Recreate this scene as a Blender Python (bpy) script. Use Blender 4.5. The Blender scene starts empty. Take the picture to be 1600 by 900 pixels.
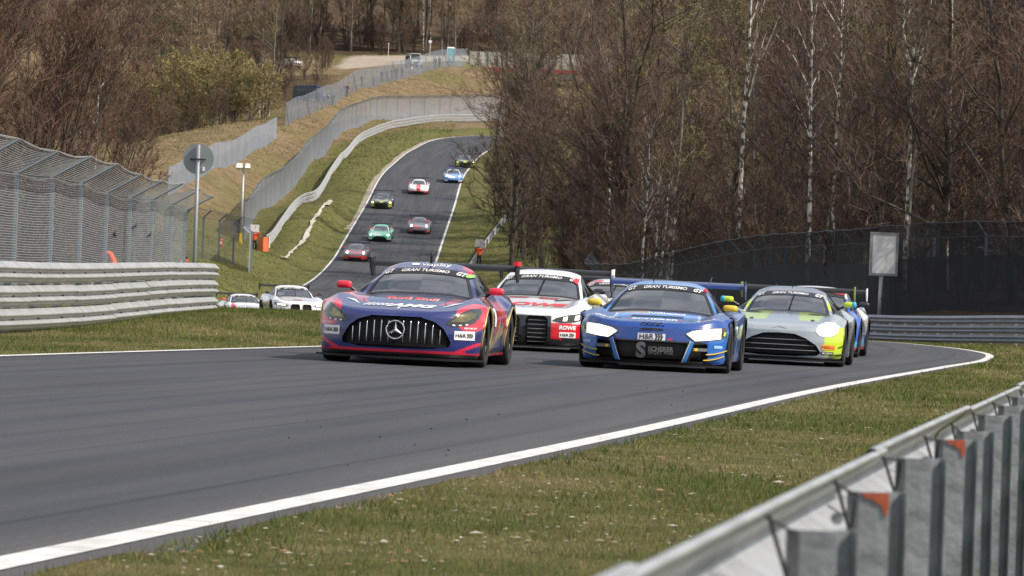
import bpy, math, random
import numpy as np
from mathutils import Vector, Matrix, geometry
from mathutils.bvhtree import BVHTree

random.seed(7); rng = np.random.default_rng(11)
SC = bpy.context.scene
COL = SC.collection
R = math.radians

# ------------------------------------------------------------------ camera
FPX = 6667.0                      # focal length in pixels of the 1600 px wide photograph (150 mm on 36 mm)
ROLL = R(2.1)
CAM = np.array((0.0, 0.0, 1.0))
RIGHT = np.array((math.cos(ROLL), 0, math.sin(ROLL))); UP = np.array((-math.sin(ROLL), 0, math.cos(ROLL))); FWD = np.array((0, 1.0, 0))
cd = bpy.data.cameras.new('camera'); cam = bpy.data.objects.new('camera', cd); COL.objects.link(cam)
cam.matrix_world = Matrix(((RIGHT[0], UP[0], 0, CAM[0]), (RIGHT[1], UP[1], -1, CAM[1]), (RIGHT[2], UP[2], 0, CAM[2]), (0, 0, 0, 1)))
cd.sensor_width = 36; cd.lens = 150; cd.clip_start = 0.1; cd.clip_end = 6000
cd.dof.use_dof = True; cd.dof.focus_distance = 56; cd.dof.aperture_fstop = 16
SC.camera = cam

# ------------------------------------------------------------------ sky, sun, exposure
SUN_EL, SUN_AZ = R(44), math.atan2(0.90, -0.30)        # the sun stands to the right, over the wood
w = bpy.data.worlds.new('World'); SC.world = w; w.use_nodes = True
nt = w.node_tree; nt.nodes.clear()
wo = nt.nodes.new('ShaderNodeOutputWorld'); bg = nt.nodes.new('ShaderNodeBackground'); sky = nt.nodes.new('ShaderNodeTexSky')
sky.sky_type = 'NISHITA'; sky.sun_disc = False; sky.sun_elevation = SUN_EL; sky.sun_rotation = SUN_AZ; sky.altitude = 500; sky.dust_density = 2.0
tc = nt.nodes.new('ShaderNodeTexCoord'); cn = nt.nodes.new('ShaderNodeTexNoise'); cn.inputs['Scale'].default_value = 2.6; cn.inputs['Detail'].default_value = 7
cr = nt.nodes.new('ShaderNodeValToRGB'); cr.color_ramp.elements[0].position = 0.40; cr.color_ramp.elements[1].position = 0.62
cr.color_ramp.elements[0].color = (0.25, 0.25, 0.25, 1); cr.color_ramp.elements[1].color = (0.95, 0.95, 0.95, 1)
mx = nt.nodes.new('ShaderNodeMix'); mx.data_type = 'RGBA'; mx.inputs[7].default_value = (8.2, 8.4, 8.9, 1)
nt.links.new(tc.outputs['Generated'], cn.inputs['Vector']); nt.links.new(cn.outputs['Fac'], cr.inputs['Fac'])
nt.links.new(cr.outputs['Color'], mx.inputs[0]); nt.links.new(sky.outputs['Color'], mx.inputs[6])
nt.links.new(mx.outputs[2], bg.inputs['Color']); bg.inputs['Strength'].default_value = 0.095
nt.links.new(bg.outputs['Background'], wo.inputs['Surface'])
sl = bpy.data.lights.new('sun', 'SUN'); sl.energy = 4.6; sl.angle = R(0.8); sl.color = (1.0, 0.90, 0.76)
so = bpy.data.objects.new('sun', sl); COL.objects.link(so)
sdir = Vector((math.sin(SUN_AZ) * math.cos(SUN_EL), math.cos(SUN_AZ) * math.cos(SUN_EL), math.sin(SUN_EL)))
so.rotation_euler = sdir.to_track_quat('Z', 'Y').to_euler(); so.location = (30, -20, 60)
SC.view_settings.view_transform = 'Standard'; SC.view_settings.look = 'None'; SC.view_settings.gamma = 1; SC.view_settings.exposure = 0.28
SC.view_settings.use_curve_mapping = False
SC.cycles.use_denoising = True
SC.cycles.max_bounces = 6; SC.cycles.transparent_max_bounces = 24

# ------------------------------------------------------------------ helpers
def P(px, py, d):
    "world point that a pixel of the photograph shows when its depth is d metres"
    return CAM + RIGHT * ((px - 800) / FPX * d) + UP * ((450 - py) / FPX * d) + FWD * d

def lin(*c):
    c = np.array(c, float) / 255.0
    return tuple(np.where(c <= 0.04045, c / 12.92, ((c + 0.055) / 1.055) ** 2.4))

MATS = {}
def mat(name, col=(0.5, 0.5, 0.5), rough=0.5, metal=0.0, coat=0.0, spec=0.5, attr=None, noise=0.0, nscale=8.0, bump=0.0, bscale=40.0, emit=None, estr=0.0, col2=None):
    if name in MATS: return MATS[name]
    m = bpy.data.materials.new(name); m.use_nodes = True; MATS[name] = m
    n = m.node_tree; b = n.nodes['Principled BSDF']; L = n.links.new
    b.inputs['Roughness'].default_value = rough; b.inputs['Metallic'].default_value = metal
    b.inputs['Coat Weight'].default_value = coat; b.inputs['Coat Roughness'].default_value = 0.06; b.inputs['Specular IOR Level'].default_value = spec
    src = None
    if attr:
        a = n.nodes.new('ShaderNodeAttribute'); a.attribute_name = attr; src = a.outputs['Color']
    else:
        b.inputs['Base Color'].default_value = (*col, 1)
    if noise > 0 or col2:
        t = n.nodes.new('ShaderNodeTexCoord'); x = n.nodes.new('ShaderNodeTexNoise'); x.inputs['Scale'].default_value = nscale; x.inputs['Detail'].default_value = 5
        L(t.outputs['Object'], x.inputs['Vector'])
        mixn = n.nodes.new('ShaderNodeMix'); mixn.data_type = 'RGBA'
        if col2:
            rp = n.nodes.new('ShaderNodeValToRGB'); rp.color_ramp.elements[0].position = 0.42; rp.color_ramp.elements[1].position = 0.60
            L(x.outputs['Fac'], rp.inputs['Fac']); L(rp.outputs['Color'], mixn.inputs[0])
            mixn.inputs[6].default_value = (*col, 1); mixn.inputs[7].default_value = (*col2, 1)
        else:
            mixn.blend_type = 'MULTIPLY'; mixn.inputs[0].default_value = noise
            rp = n.nodes.new('ShaderNodeValToRGB'); rp.color_ramp.elements[0].position = 0.3; rp.color_ramp.elements[1].position = 0.7
            rp.color_ramp.elements[0].color = (0.25, 0.25, 0.25, 1)
            L(x.outputs['Fac'], rp.inputs['Fac']); L(rp.outputs['Color'], mixn.inputs[7])
            if src: L(src, mixn.inputs[6])
            else: mixn.inputs[6].default_value = (*col, 1)
        src = mixn.outputs[2]
    if src: L(src, b.inputs['Base Color'])
    if bump > 0:
        t2 = n.nodes.new('ShaderNodeTexCoord'); x2 = n.nodes.new('ShaderNodeTexNoise'); x2.inputs['Scale'].default_value = bscale; x2.inputs['Detail'].default_value = 4
        bp = n.nodes.new('ShaderNodeBump'); bp.inputs['Strength'].default_value = bump; bp.inputs['Distance'].default_value = 0.02
        L(t2.outputs['Object'], x2.inputs['Vector']); L(x2.outputs['Fac'], bp.inputs['Height']); L(bp.outputs['Normal'], b.inputs['Normal'])
    if emit:
        b.inputs['Emission Color'].default_value = (*emit, 1); b.inputs['Emission Strength'].default_value = estr
    return m

def glass_mat(name, tint=(0.30, 0.33, 0.36), rough=0.03, ior=1.55):
    if name in MATS: return MATS[name]
    m = bpy.data.materials.new(name); m.use_nodes = True; MATS[name] = m
    n = m.node_tree; n.nodes.clear(); o = n.nodes.new('ShaderNodeOutputMaterial')
    t = n.nodes.new('ShaderNodeBsdfTransparent'); t.inputs['Color'].default_value = (*tint, 1)
    g = n.nodes.new('ShaderNodeBsdfGlossy'); g.inputs['Roughness'].default_value = rough
    f = n.nodes.new('ShaderNodeFresnel'); f.inputs['IOR'].default_value = ior
    mx = n.nodes.new('ShaderNodeMixShader')
    n.links.new(f.outputs[0], mx.inputs[0]); n.links.new(t.outputs[0], mx.inputs[1]); n.links.new(g.outputs[0], mx.inputs[2]); n.links.new(mx.outputs[0], o.inputs['Surface'])
    return m

def mesh_mat(name, col, alpha, rough=0.5, metal=0.3, streak=0.0):
    "woven wire seen from so far away that wires and gaps blend: part metal, part gap"
    if name in MATS: return MATS[name]
    m = mat(name, col, rough, metal); b = m.node_tree.nodes['Principled BSDF']; b.inputs['Alpha'].default_value = alpha
    if streak:
        n = m.node_tree; t = n.nodes.new('ShaderNodeTexCoord'); x = n.nodes.new('ShaderNodeTexNoise'); x.inputs['Scale'].default_value = 0.35; x.inputs['Detail'].default_value = 3
        mr = n.nodes.new('ShaderNodeMapRange'); mr.inputs['From Min'].default_value = 0.3; mr.inputs['From Max'].default_value = 0.7
        mr.inputs['To Min'].default_value = alpha - streak; mr.inputs['To Max'].default_value = alpha + streak
        n.links.new(t.outputs['Object'], x.inputs['Vector']); n.links.new(x.outputs['Fac'], mr.inputs['Value']); n.links.new(mr.outputs['Result'], b.inputs['Alpha'])
    return m

def link(o, parent=None):
    COL.objects.link(o)
    if parent is not None: o.parent = parent
    return o

def mesh_data(name, verts, faces, material, smooth=True, colors=None, uvs=None):
    me = bpy.data.meshes.new(name)
    verts = np.asarray(verts, np.float32).reshape(-1, 3)
    if isinstance(faces, np.ndarray):
        F = faces.astype(np.int32); k = F.shape[1]
        me.vertices.add(len(verts)); me.vertices.foreach_set('co', verts.ravel())
        me.loops.add(F.size); me.loops.foreach_set('vertex_index', F.ravel())
        me.polygons.add(len(F)); me.polygons.foreach_set('loop_start', np.arange(0, F.size, k, dtype=np.int32))
        me.update(calc_edges=True); me.validate()
    else:
        me.from_pydata(verts.tolist(), [], [list(map(int, f)) for f in faces]); me.update()
    if smooth and len(me.polygons): me.polygons.foreach_set('use_smooth', np.ones(len(me.polygons), bool))
    if colors is not None:
        a = me.color_attributes.new('Col', 'FLOAT_COLOR', 'POINT')
        c = np.ones((len(me.vertices), 4), np.float32); c[:, :3] = np.asarray(colors)[:len(me.vertices)]; a.data.foreach_set('color', c.ravel())
    if uvs is not None:
        ul = me.uv_layers.new(name='UVMap'); li = np.empty(len(me.loops), np.int32); me.loops.foreach_get('vertex_index', li)
        ul.data.foreach_set('uv', np.asarray(uvs, np.float32)[li].ravel())
    if material is not None: me.materials.append(material)
    return me

def obj(name, verts, faces, material, parent=None, **k):
    return link(bpy.data.objects.new(name, mesh_data(name, verts, faces, material, **k)), parent)

def tag(o, label=None, cat=None, group=None, kind=None):
    if label: o['label'] = label
    if cat: o['category'] = cat
    if group: o['group'] = group
    if kind: o['kind'] = kind
    return o

def empty(name, loc=(0, 0, 0), rz=0.0, **k):
    o = link(bpy.data.objects.new(name, None)); o.location = loc; o.rotation_euler = (0, 0, rz); o.empty_display_size = 0.2
    return tag(o, **k)

def copy_tree(o, parent=None):
    c = o.copy(); COL.objects.link(c)
    if parent is not None: c.parent = parent
    for ch in o.children: copy_tree(ch, c)
    return c

class MB:
    "collects simple solids into one mesh"
    def __init__(s): s.v = []; s.f = []
    def add(s, v, f):
        b = len(s.v); s.v += [tuple(map(float, q)) for q in v]; s.f += [[i + b for i in q] for q in f]; return s
    def box(s, c, size, rz=0.0, rx=0.0, ry=0.0, taper=1.0):
        m = Matrix.Rotation(rz, 3, 'Z') @ Matrix.Rotation(ry, 3, 'Y') @ Matrix.Rotation(rx, 3, 'X')
        v = []
        for z in (-.5, .5):
            t = taper if z > 0 else 1.0
            for x, y in ((-.5, -.5), (.5, -.5), (.5, .5), (-.5, .5)):
                q = m @ Vector((x * size[0] * t, y * size[1] * t, z * size[2])); v.append((q.x + c[0], q.y + c[1], q.z + c[2]))
        return s.add(v, [(0, 3, 2, 1), (4, 5, 6, 7), (0, 1, 5, 4), (1, 2, 6, 5), (2, 3, 7, 6), (3, 0, 4, 7)])
    def tube(s, path, r, n=6, cap=True):
        path = [Vector(p) for p in path]; rr = r if isinstance(r, (list, tuple)) else [r] * len(path)
        v = []; f = []
        for i, p in enumerate(path):
            d = (path[min(i + 1, len(path) - 1)] - path[max(i - 1, 0)]).normalized()
            a = Vector((0, 0, 1)) if abs(d.z) < 0.9 else Vector((1, 0, 0))
            u = d.cross(a).normalized(); w_ = d.cross(u)
            for k in range(n):
                t = 2 * math.pi * k / n; v.append(p + (u * math.cos(t) + w_ * math.sin(t)) * rr[i])
        for i in range(len(path) - 1):
            for k in range(n):
                k2 = (k + 1) % n; f.append((i * n + k, i * n + k2, (i + 1) * n + k2, (i + 1) * n + k))
        if cap: f.append(tuple(range(n - 1, -1, -1))); f.append(tuple(range((len(path) - 1) * n, len(path) * n)))
        return s.add(v, f)
    def lathe(s, prof, n=24, axis='Z', c=(0, 0, 0)):
        v = []; f = []
        for (r_, h) in prof:
            for k in range(n):
                t = 2 * math.pi * k / n; a, b = r_ * math.cos(t), r_ * math.sin(t)
                q = {'Z': (a, b, h), 'X': (h, a, b), 'Y': (a, h, b)}[axis]; v.append((q[0] + c[0], q[1] + c[1], q[2] + c[2]))
        for i in range(len(prof) - 1):
            for k in range(n):
                k2 = (k + 1) % n; f.append((i * n + k, i * n + k2, (i + 1) * n + k2, (i + 1) * n + k))
        return s.add(v, f)
    def prism(s, poly, z0, z1, axis='Z'):
        n = len(poly); m = {'Z': lambda a, b, h: (a, b, h), 'X': lambda a, b, h: (h, a, b), 'Y': lambda a, b, h: (a, h, b)}[axis]
        v = [m(a, b, z0) for a, b in poly] + [m(a, b, z1) for a, b in poly]
        f = [tuple(range(n - 1, -1, -1)), tuple(range(n, 2 * n))] + [(k, (k + 1) % n, (k + 1) % n + n, k + n) for k in range(n)]
        return s.add(v, f)
    def build(s, name, material, parent=None, smooth=False):
        return obj(name, s.v, s.f, material, parent, smooth=smooth)

def pchip(x, y, xi):
    "monotone cubic interpolation along axis 0"
    x = np.asarray(x, float); y = np.asarray(y, float); xi = np.asarray(xi, float)
    sh = y.shape[1:]; y = y.reshape(len(x), -1)
    h = np.diff(x)[:, None]; dl = np.diff(y, axis=0) / h
    m = np.zeros_like(y)
    if len(x) > 2:
        w1 = 2 * h[1:] + h[:-1]; w2 = h[1:] + 2 * h[:-1]
        with np.errstate(divide='ignore', invalid='ignore'):
            hm = (w1 + w2) / (w1 / dl[:-1] + w2 / dl[1:])
        m[1:-1] = np.where(dl[:-1] * dl[1:] > 0, hm, 0.0)
    m[0] = dl[0]; m[-1] = dl[-1]
    i = np.clip(np.searchsorted(x, xi, side='right') - 1, 0, len(x) - 2)
    hh = (x[i + 1] - x[i])[:, None]; t = ((xi - x[i])[:, None]) / hh
    r = (1 + 2 * t) * (1 - t) ** 2 * y[i] + t * (1 - t) ** 2 * hh * m[i] + t * t * (3 - 2 * t) * y[i + 1] + t * t * (t - 1) * hh * m[i + 1]
    return r.reshape((len(xi),) + sh)

def spline(pts, step):
    "smooth polyline through points, about one vertex per step metres"
    p = np.asarray(pts, float); d = np.r_[0, np.cumsum(np.linalg.norm(np.diff(p, axis=0), axis=1))]
    n = max(2, int(d[-1] / step) + 1); s_ = np.linspace(0, d[-1], n)
    # Catmull-Rom tangents on chord length
    m = np.gradient(p, d, axis=0)
    i = np.clip(np.searchsorted(d, s_, side='right') - 1, 0, len(d) - 2); h = (d[i + 1] - d[i])[:, None]; t = ((s_ - d[i])[:, None]) / h
    return (1 + 2 * t) * (1 - t) ** 2 * p[i] + t * (1 - t) ** 2 * h * m[i] + t * t * (3 - 2 * t) * p[i + 1] + t * t * (t - 1) * h * m[i + 1]

def ribbon(path, sec, closed=False):
    "sweep a cross-section [(side, up), ...] along a path; side points to the right of travel"
    path = np.asarray(path, float); n = len(path); t = np.gradient(path, axis=0); t[:, 2] = 0; t /= np.linalg.norm(t, axis=1)[:, None]
    rt = np.c_[t[:, 1], -t[:, 0], np.zeros(n)]; sec = np.asarray(sec, float); k = len(sec)
    v = path[:, None, :] + rt[:, None, :] * sec[None, :, 0, None] + np.array((0, 0, 1.0)) * sec[None, :, 1, None]
    i, j = np.meshgrid(np.arange(n - 1), np.arange(k - (0 if closed else 1)), indexing='ij'); i = i.ravel(); j = j.ravel(); j2 = (j + 1) % k
    return v.reshape(-1, 3), np.c_[i * k + j, (i + 1) * k + j, (i + 1) * k + j2, i * k + j2]

def vnoise(x, y, seed=0):
    "smooth value noise in about -1..1"
    r = np.random.default_rng(seed).uniform(-1, 1, (64, 64)); x = np.asarray(x, float); y = np.asarray(y, float)
    xi = np.floor(x).astype(int); yi = np.floor(y).astype(int); fx = x - xi; fy = y - yi; fx = fx * fx * (3 - 2 * fx); fy = fy * fy * (3 - 2 * fy)
    g = lambda a, b: r[a % 64, b % 64]
    return (g(xi, yi) * (1 - fx) + g(xi + 1, yi) * fx) * (1 - fy) + (g(xi, yi + 1) * (1 - fx) + g(xi + 1, yi + 1) * fx) * fy
# ------------------------------------------------------------------ the track and the land
HW = 4.25
RC = np.array([(-14.1, -39.4), (-5.8, 14.2), (-3.3, 30.5), (-.55, 49.3), (3.3, 73.4), (5.7, 88.5), (7.2, 103), (7.3, 112), (6.4, 121.5), (2.8, 138), (-3.0, 153),
               (-8.5, 170), (-11.8, 195), (-12.5, 230), (-11.8, 265), (-10.6, 300), (-10.4, 345), (-9.9, 400), (-9.2, 455), (-7.8, 487), (-4.5, 514), (3, 533), (16, 546), (40, 556)])
ZP = np.array([(-60, 0), (0, 0), (112, 0), (138, -.2), (165, -.55), (195, -1.0), (230, -1.2), (265, -.6), (300, .6), (330, 1.9), (345, 2.8), (365, 4.7), (400, 8.2), (430, 11.4), (470, 14.8), (490, 16.6), (520, 19.2), (560, 21.6)])
rc = spline(RC, 1.0)
def road_z(X, Y):
    X = np.asarray(X, float); Y = np.asarray(Y, float)
    bank = np.clip((150 - Y) / 35, 0, 1)
    return pchip(ZP[:, 0], ZP[:, 1], np.clip(Y, -60, 560).ravel()).reshape(Y.shape) + (0.013 - 0.0133 * X) * bank
rt_ = np.gradient(rc, axis=0); rt_ /= np.linalg.norm(rt_, axis=1)[:, None]; rn = np.c_[rt_[:, 1], -rt_[:, 0]]      # right-hand normal
rs = np.r_[0, np.cumsum(np.linalg.norm(np.diff(rc, axis=0), axis=1))]
def road_uv(X, Y):
    "signed offset from the centre line (right positive) for many points"
    X = np.atleast_1d(X).ravel(); Y = np.atleast_1d(Y).ravel(); u = np.empty(len(X))
    for a in range(0, len(X), 20000):
        x = X[a:a + 20000]; y = Y[a:a + 20000]
        d2 = (x[:, None] - rc[None, ::2, 0]) ** 2 + (y[:, None] - rc[None, ::2, 1]) ** 2; k = d2.argmin(1) * 2
        s_ = (x - rc[k, 0]) * rn[k, 0] + (y - rc[k, 1]) * rn[k, 1]
        u[a:a + 20000] = np.where(s_ >= 0, 1, -1) * np.sqrt(d2.min(1))
    return u
def off(Y0, u):
    k = np.abs(rc[:, 1] - Y0).argmin(); p = rc[k] + rn[k] * u; return p[0], p[1]

# lines that barriers follow: (pixel x, pixel y of its foot, depth)
RAIL_HILL = [(415, 385, 345), (440, 352, 365), (470, 317, 385), (520, 268, 435), (560, 224, 490), (595, 206, 520), (640, 195, 548), (690, 191, 566), (745, 189, 582), (790, 189, 592)]
FENCE_HILL = [(381, 385, 362), (424, 327, 400), (470, 281, 435), (507, 245, 470), (527, 216, 500), (556, 202, 530), (601, 190, 560), (670, 186, 580), (745, 184, 596), (800, 184, 606)]
FENCE_LOW = [(262, 305, 372), (300, 283, 388), (338, 262, 410), (396, 237, 440), (432, 213, 472)]
FENCE_TOP = [(446, 196, 492), (470, 184, 515), (507, 167, 545), (556, 142, 585), (610, 128, 610), (651, 118, 625), (690, 107, 640), (729, 101, 650)]
TP = []
for L_ in (RAIL_HILL, FENCE_HILL, FENCE_LOW, FENCE_TOP): TP += [tuple(P(*q)) for q in L_]
# car park, meadow and other open ground on the left hill
TP += [tuple(P(*q)) for q in [(397, 398, 345), (385, 396, 340), (411, 394, 343), (360, 390, 335), (540, 112, 650), (600, 96, 690), (700, 90, 700), (530, 94, 700), (480, 158, 560), (430, 165, 600), (400, 120, 640), (300, 212, 520), (220, 225, 500), (200, 205, 560), (100, 190, 600), (250, 150, 640),
                             (150, 250, 420), (60, 300, 330), (300, 330, 345), (220, 330, 330), (363, 372, 322), (310, 380, 318), (340, 420, 300), (400, 420, 315), (280, 400, 260), (400, 445, 270), (440, 300, 420), (480, 225, 480), (800, 150, 625), (820, 125, 655), (700, 140, 618), (640, 150, 600), (580, 165, 575)]]
for Y0 in (-30, 0, 15, 30, 45, 60, 75, 90, 105, 120):
    x, y = off(Y0, HW + 3); TP.append((x, y, float(road_z(x, y)) + .02)); x, y = off(Y0, HW + 9); TP.append((x, y, float(road_z(x, y)) + .05)); x, y = off(Y0, HW + 25); TP.append((x, y, .3))
for Y0, a, b in ((-30, .0, .1), (15, .0, .1), (30, .0, .0), (45, -.04, -.06), (60, -.02, -.04), (72, .09, .10), (84, .22, .26), (95, .18, .16), (105, .1, 0.0), (118, -.3, -.4)):
    x, y = off(Y0, -HW - 2.2); TP.append((x, y, float(road_z(x, y)) + a)); x, y = off(Y0, -HW - 5); TP.append((x, y, float(road_z(x, y)) + b))
TP += [(-14, 60, .6), (-14, 90, .7), (-30, 60, 1.5), (-30, 100, 2), (-14, 120, 0), (-30, 150, 1.5), (-24, 200, 0.8), (-24, 250, 1.6), (-60, 100, 4), (-60, 200, 6), (-60, 300, 9)]
for Y0 in (150, 170, 195, 230, 265, 300, 330, 345, 365, 400, 430, 460, 490, 520):
    z = float(road_z(0, Y0))
    for u, dz in ((-HW - 2.5, .3 if Y0 < 300 else .55), (HW + 2.5, .1), (HW + 6, .4)):
        x, y = off(Y0, u); TP.append((x, y, z + dz))
# the bend's outside bank and the wood on the right
TP += [(18, 150, -.55), (14, 168, -.5), (16.5, 157, -.5), (21, 165, .95), (16.6, 170, 1.0), (13.6, 184, .55), (10.6, 200, .1), (7, 223, -.9), (4.5, 240, -.9), (30, 150, 1.0), (30, 120, .4), (40, 200, 4), (20, 220, 2.4), (15, 260, 3), (8, 300, 3), (8, 340, 7), (10, 400, 11),
       (40, 280, 9), (40, 350, 14), (80, 200, 9), (80, 350, 20), (40, 450, 24), (80, 500, 34), (10, 470, 17), (30, 520, 22), (150, 300, 22), (150, 600, 48), (40, 600, 28), (60, 640, 36)]
for x in (-160, -80, -30, 20, 80, 160):
    TP += [(x, 740, 43 + abs(x) * .02), (x, 820, 54), (x, 950, 70), (x, 1200, 95), (x, 1600, 120)]
TP += [(-120, 400, 18), (-120, 600, 32), (-160, 200, 12), (-160, 0, 6), (160, 0, 4), (160, 150, 10), (0, -60, 0), (60, -60, .5), (-60, -60, .5), (-50, 0, .8), (50, 20, .6)]
TP = np.array(TP); YS = 0.30
def _phi(r2): return np.where(r2 > 1e-9, r2 * np.log(np.maximum(r2, 1e-9)), 0)
_q = np.c_[TP[:, 0], TP[:, 1] * YS]; n_ = len(_q)
_A = np.zeros((n_ + 3, n_ + 3)); _A[:n_, :n_] = _phi(((_q[:, None] - _q[None]) ** 2).sum(2)) + np.eye(n_) * 6.0
_A[:n_, n_:] = np.c_[np.ones(n_), _q]; _A[n_:, :n_] = _A[:n_, n_:].T
_w = np.linalg.solve(_A, np.r_[TP[:, 2], 0, 0, 0])
def H(X, Y):
    "height of the land"
    X = np.atleast_1d(np.asarray(X, float)); Y = np.atleast_1d(np.asarray(Y, float)); sh = X.shape; X = X.ravel(); Y = Y.ravel()
    z = np.empty(len(X)); Xc = np.clip(X, -170, 170); Yc = np.clip(Y, -60, 1600)
    for a in range(0, len(X), 20000):
        x = Xc[a:a + 20000]; y = Yc[a:a + 20000] * YS
        z[a:a + 20000] = _phi((x[:, None] - _q[None, :, 0]) ** 2 + (y[:, None] - _q[None, :, 1]) ** 2) @ _w[:n_] + _w[n_] + _w[n_ + 1] * x + _w[n_ + 2] * y
    e = np.abs(road_uv(X, Y)) - HW; rz = road_z(X, Y)
    far = np.clip((Y - 130) / 100, 0, 1)
    rough = vnoise(X * .8, Y * .5, 3) * (.03 + .03 * far) + vnoise(X * .23, Y * .12, 4) * (.04 + .16 * far)
    t = np.clip((e - .5) / 2.4, 0, 1); t = t * t * (3 - 2 * t)
    z = z + rough
    z = (rz - .025) * (1 - t) + z * t
    z = np.where(e < -.2, rz - .16, z)
    return z.reshape(sh)
def hz(x, y): return float(H(x, y)[0])

ys = np.r_[np.arange(-40, 0, 2), np.arange(0, 130, .6), np.arange(130, 640, 2.4), np.arange(640, 1000, 9), np.array([1000, 1050, 1120, 1200, 1350, 1600, 2200, 3500])]
xs = np.r_[np.array([-1500, -700, -400, -280, -200]), np.arange(-160, -80, 8), np.arange(-80, -32, 3), np.arange(-32, -15, 1), np.arange(-15, 15, .5), np.arange(15, 32, 1), np.arange(32, 80, 3), np.arange(80, 170, 8), np.array([200, 280, 400, 700, 1500])]
GX, GY = np.meshgrid(xs, ys); gz = H(GX, GY)
i, j = np.meshgrid(np.arange(len(ys) - 1), np.arange(len(xs) - 1), indexing='ij'); k = len(xs); i = i.ravel(); j = j.ravel()
def smooth01(x, a, b):
    t = np.clip((x - a) / (b - a), 0, 1); return t * t * (3 - 2 * t)
U = road_uv(GX, GY).reshape(GX.shape)
litter = np.maximum.reduce([smooth01(U, HW + 9, HW + 12) * smooth01(GY, 140, 160), smooth01(GY, 705, 715), smooth01(-GX, 24, 30) * smooth01(GY, 530, 545) * (1 - smooth01(GY, 640, 650)) * .8, smooth01(-U, 14, 18) * (1 - smooth01(GY, 120, 135)) * .7])
dry = smooth01(-U, HW + 6, HW + 10) * smooth01(GY, 300, 420) * (1 - smooth01(GY, 640, 660)) * np.clip(.85 + .5 * vnoise(GX * .16, GY * .07, 9), 0, 1)
dry = np.maximum(dry, np.clip(.18 + .35 * vnoise(GX * .5, GY * .35, 12) + .25 * vnoise(GX * 1.9, GY * 1.1, 13), 0, 1) * .7)
dry = np.maximum(dry, smooth01(GY, 545, 565) * (1 - smooth01(GY, 700, 706)) * smooth01(-GX, 12, 16) * (.75 + .3 * vnoise(GX * .2, GY * .1, 19)))
dirt = smooth01(GY, 655, 675) * (1 - smooth01(GY, 702, 708)) * smooth01(GX, -31, -27) * (1 - smooth01(GX, -9, -6))
zone = np.stack([dry, litter, dirt], -1).reshape(-1, 3)

def ground_mat():
    m = bpy.data.materials.new('ground_grass'); m.use_nodes = True; n = m.node_tree; b = n.nodes['Principled BSDF']; L = n.links.new; b.inputs['Roughness'].default_value = 0.95; b.inputs['Specular IOR Level'].default_value = 0.1
    t = n.nodes.new('ShaderNodeTexCoord'); a = n.nodes.new('ShaderNodeAttribute'); a.attribute_name = 'Col'; sp = n.nodes.new('ShaderNodeSeparateColor'); L(a.outputs['Color'], sp.inputs[0])
    def noise(s, d=6, r=.6):
        x = n.nodes.new('ShaderNodeTexNoise'); x.inputs['Scale'].default_value = s; x.inputs['Detail'].default_value = d; x.inputs['Roughness'].default_value = r; L(t.outputs['Object'], x.inputs['Vector']); return x.outputs['Fac']
    def ramp(f, stops):
        x = n.nodes.new('ShaderNodeValToRGB'); e = x.color_ramp.elements
        while len(e) < len(stops): e.new(0.5)
        for q, (p_, c) in zip(e, stops): q.position = p_; q.color = (*c, 1)
        L(f, x.inputs['Fac']); return x.outputs['Color']
    def mix(f, a_, b_):
        x = n.nodes.new('ShaderNodeMix'); x.data_type = 'RGBA'; L(f, x.inputs[0]); L(a_, x.inputs[6]); L(b_, x.inputs[7]); return x.outputs[2]
    green = ramp(noise(1.7), [(.30, (.065, .075, .022)), (.48, (.105, .110, .036)), (.62, (.15, .14, .055)), (.75, (.20, .16, .085))])
    brown = ramp(noise(.55, 8, .7), [(.30, (.10, .072, .040)), (.46, (.165, .120, .070)), (.58, (.22, .165, .098)), (.72, (.16, .14, .06))])
    leaf = ramp(noise(2.2, 8), [(.3, (.035, .026, .018)), (.55, (.085, .058, .036)), (.75, (.15, .10, .06))])
    dirtc = ramp(noise(.9), [(.3, (.30, .26, .21)), (.7, (.42, .37, .31))])
    # break the edge of each zone with noise
    def edge(o):
        x = n.nodes.new('ShaderNodeMath'); x.operation = 'ADD'; L(o, x.inputs[0]); y = n.nodes.new('ShaderNodeMapRange'); y.inputs['To Min'].default_value = -.35; y.inputs['To Max'].default_value = .35; L(noise(.8), y.inputs['Value']); L(y.outputs[0], x.inputs[1])
        z = n.nodes.new('ShaderNodeMapRange'); z.inputs['From Min'].default_value = .25; z.inputs['From Max'].default_value = .75; L(x.outputs[0], z.inputs['Value']); return z.outputs[0]
    c = mix(edge(sp.outputs[0]), green, brown); c = mix(edge(sp.outputs[1]), c, leaf); c = mix(edge(sp.outputs[2]), c, dirtc); L(c, b.inputs['Base Color'])
    bp = n.nodes.new('ShaderNodeBump'); bp.inputs['Strength'].default_value = .9; bp.inputs['Distance'].default_value = .12; L(noise(5, 8, .7), bp.inputs['Height']); L(bp.outputs[0], b.inputs['Normal'])
    return m
g = obj('ground', np.c_[GX.ravel(), GY.ravel(), gz.ravel()], np.c_[i * k + j, i * k + j + 1, (i + 1) * k + j + 1, (i + 1) * k + j], ground_mat(), colors=zone)
tag(g, 'grass verges, banks and woodland floor around the track', kind='structure')

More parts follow.
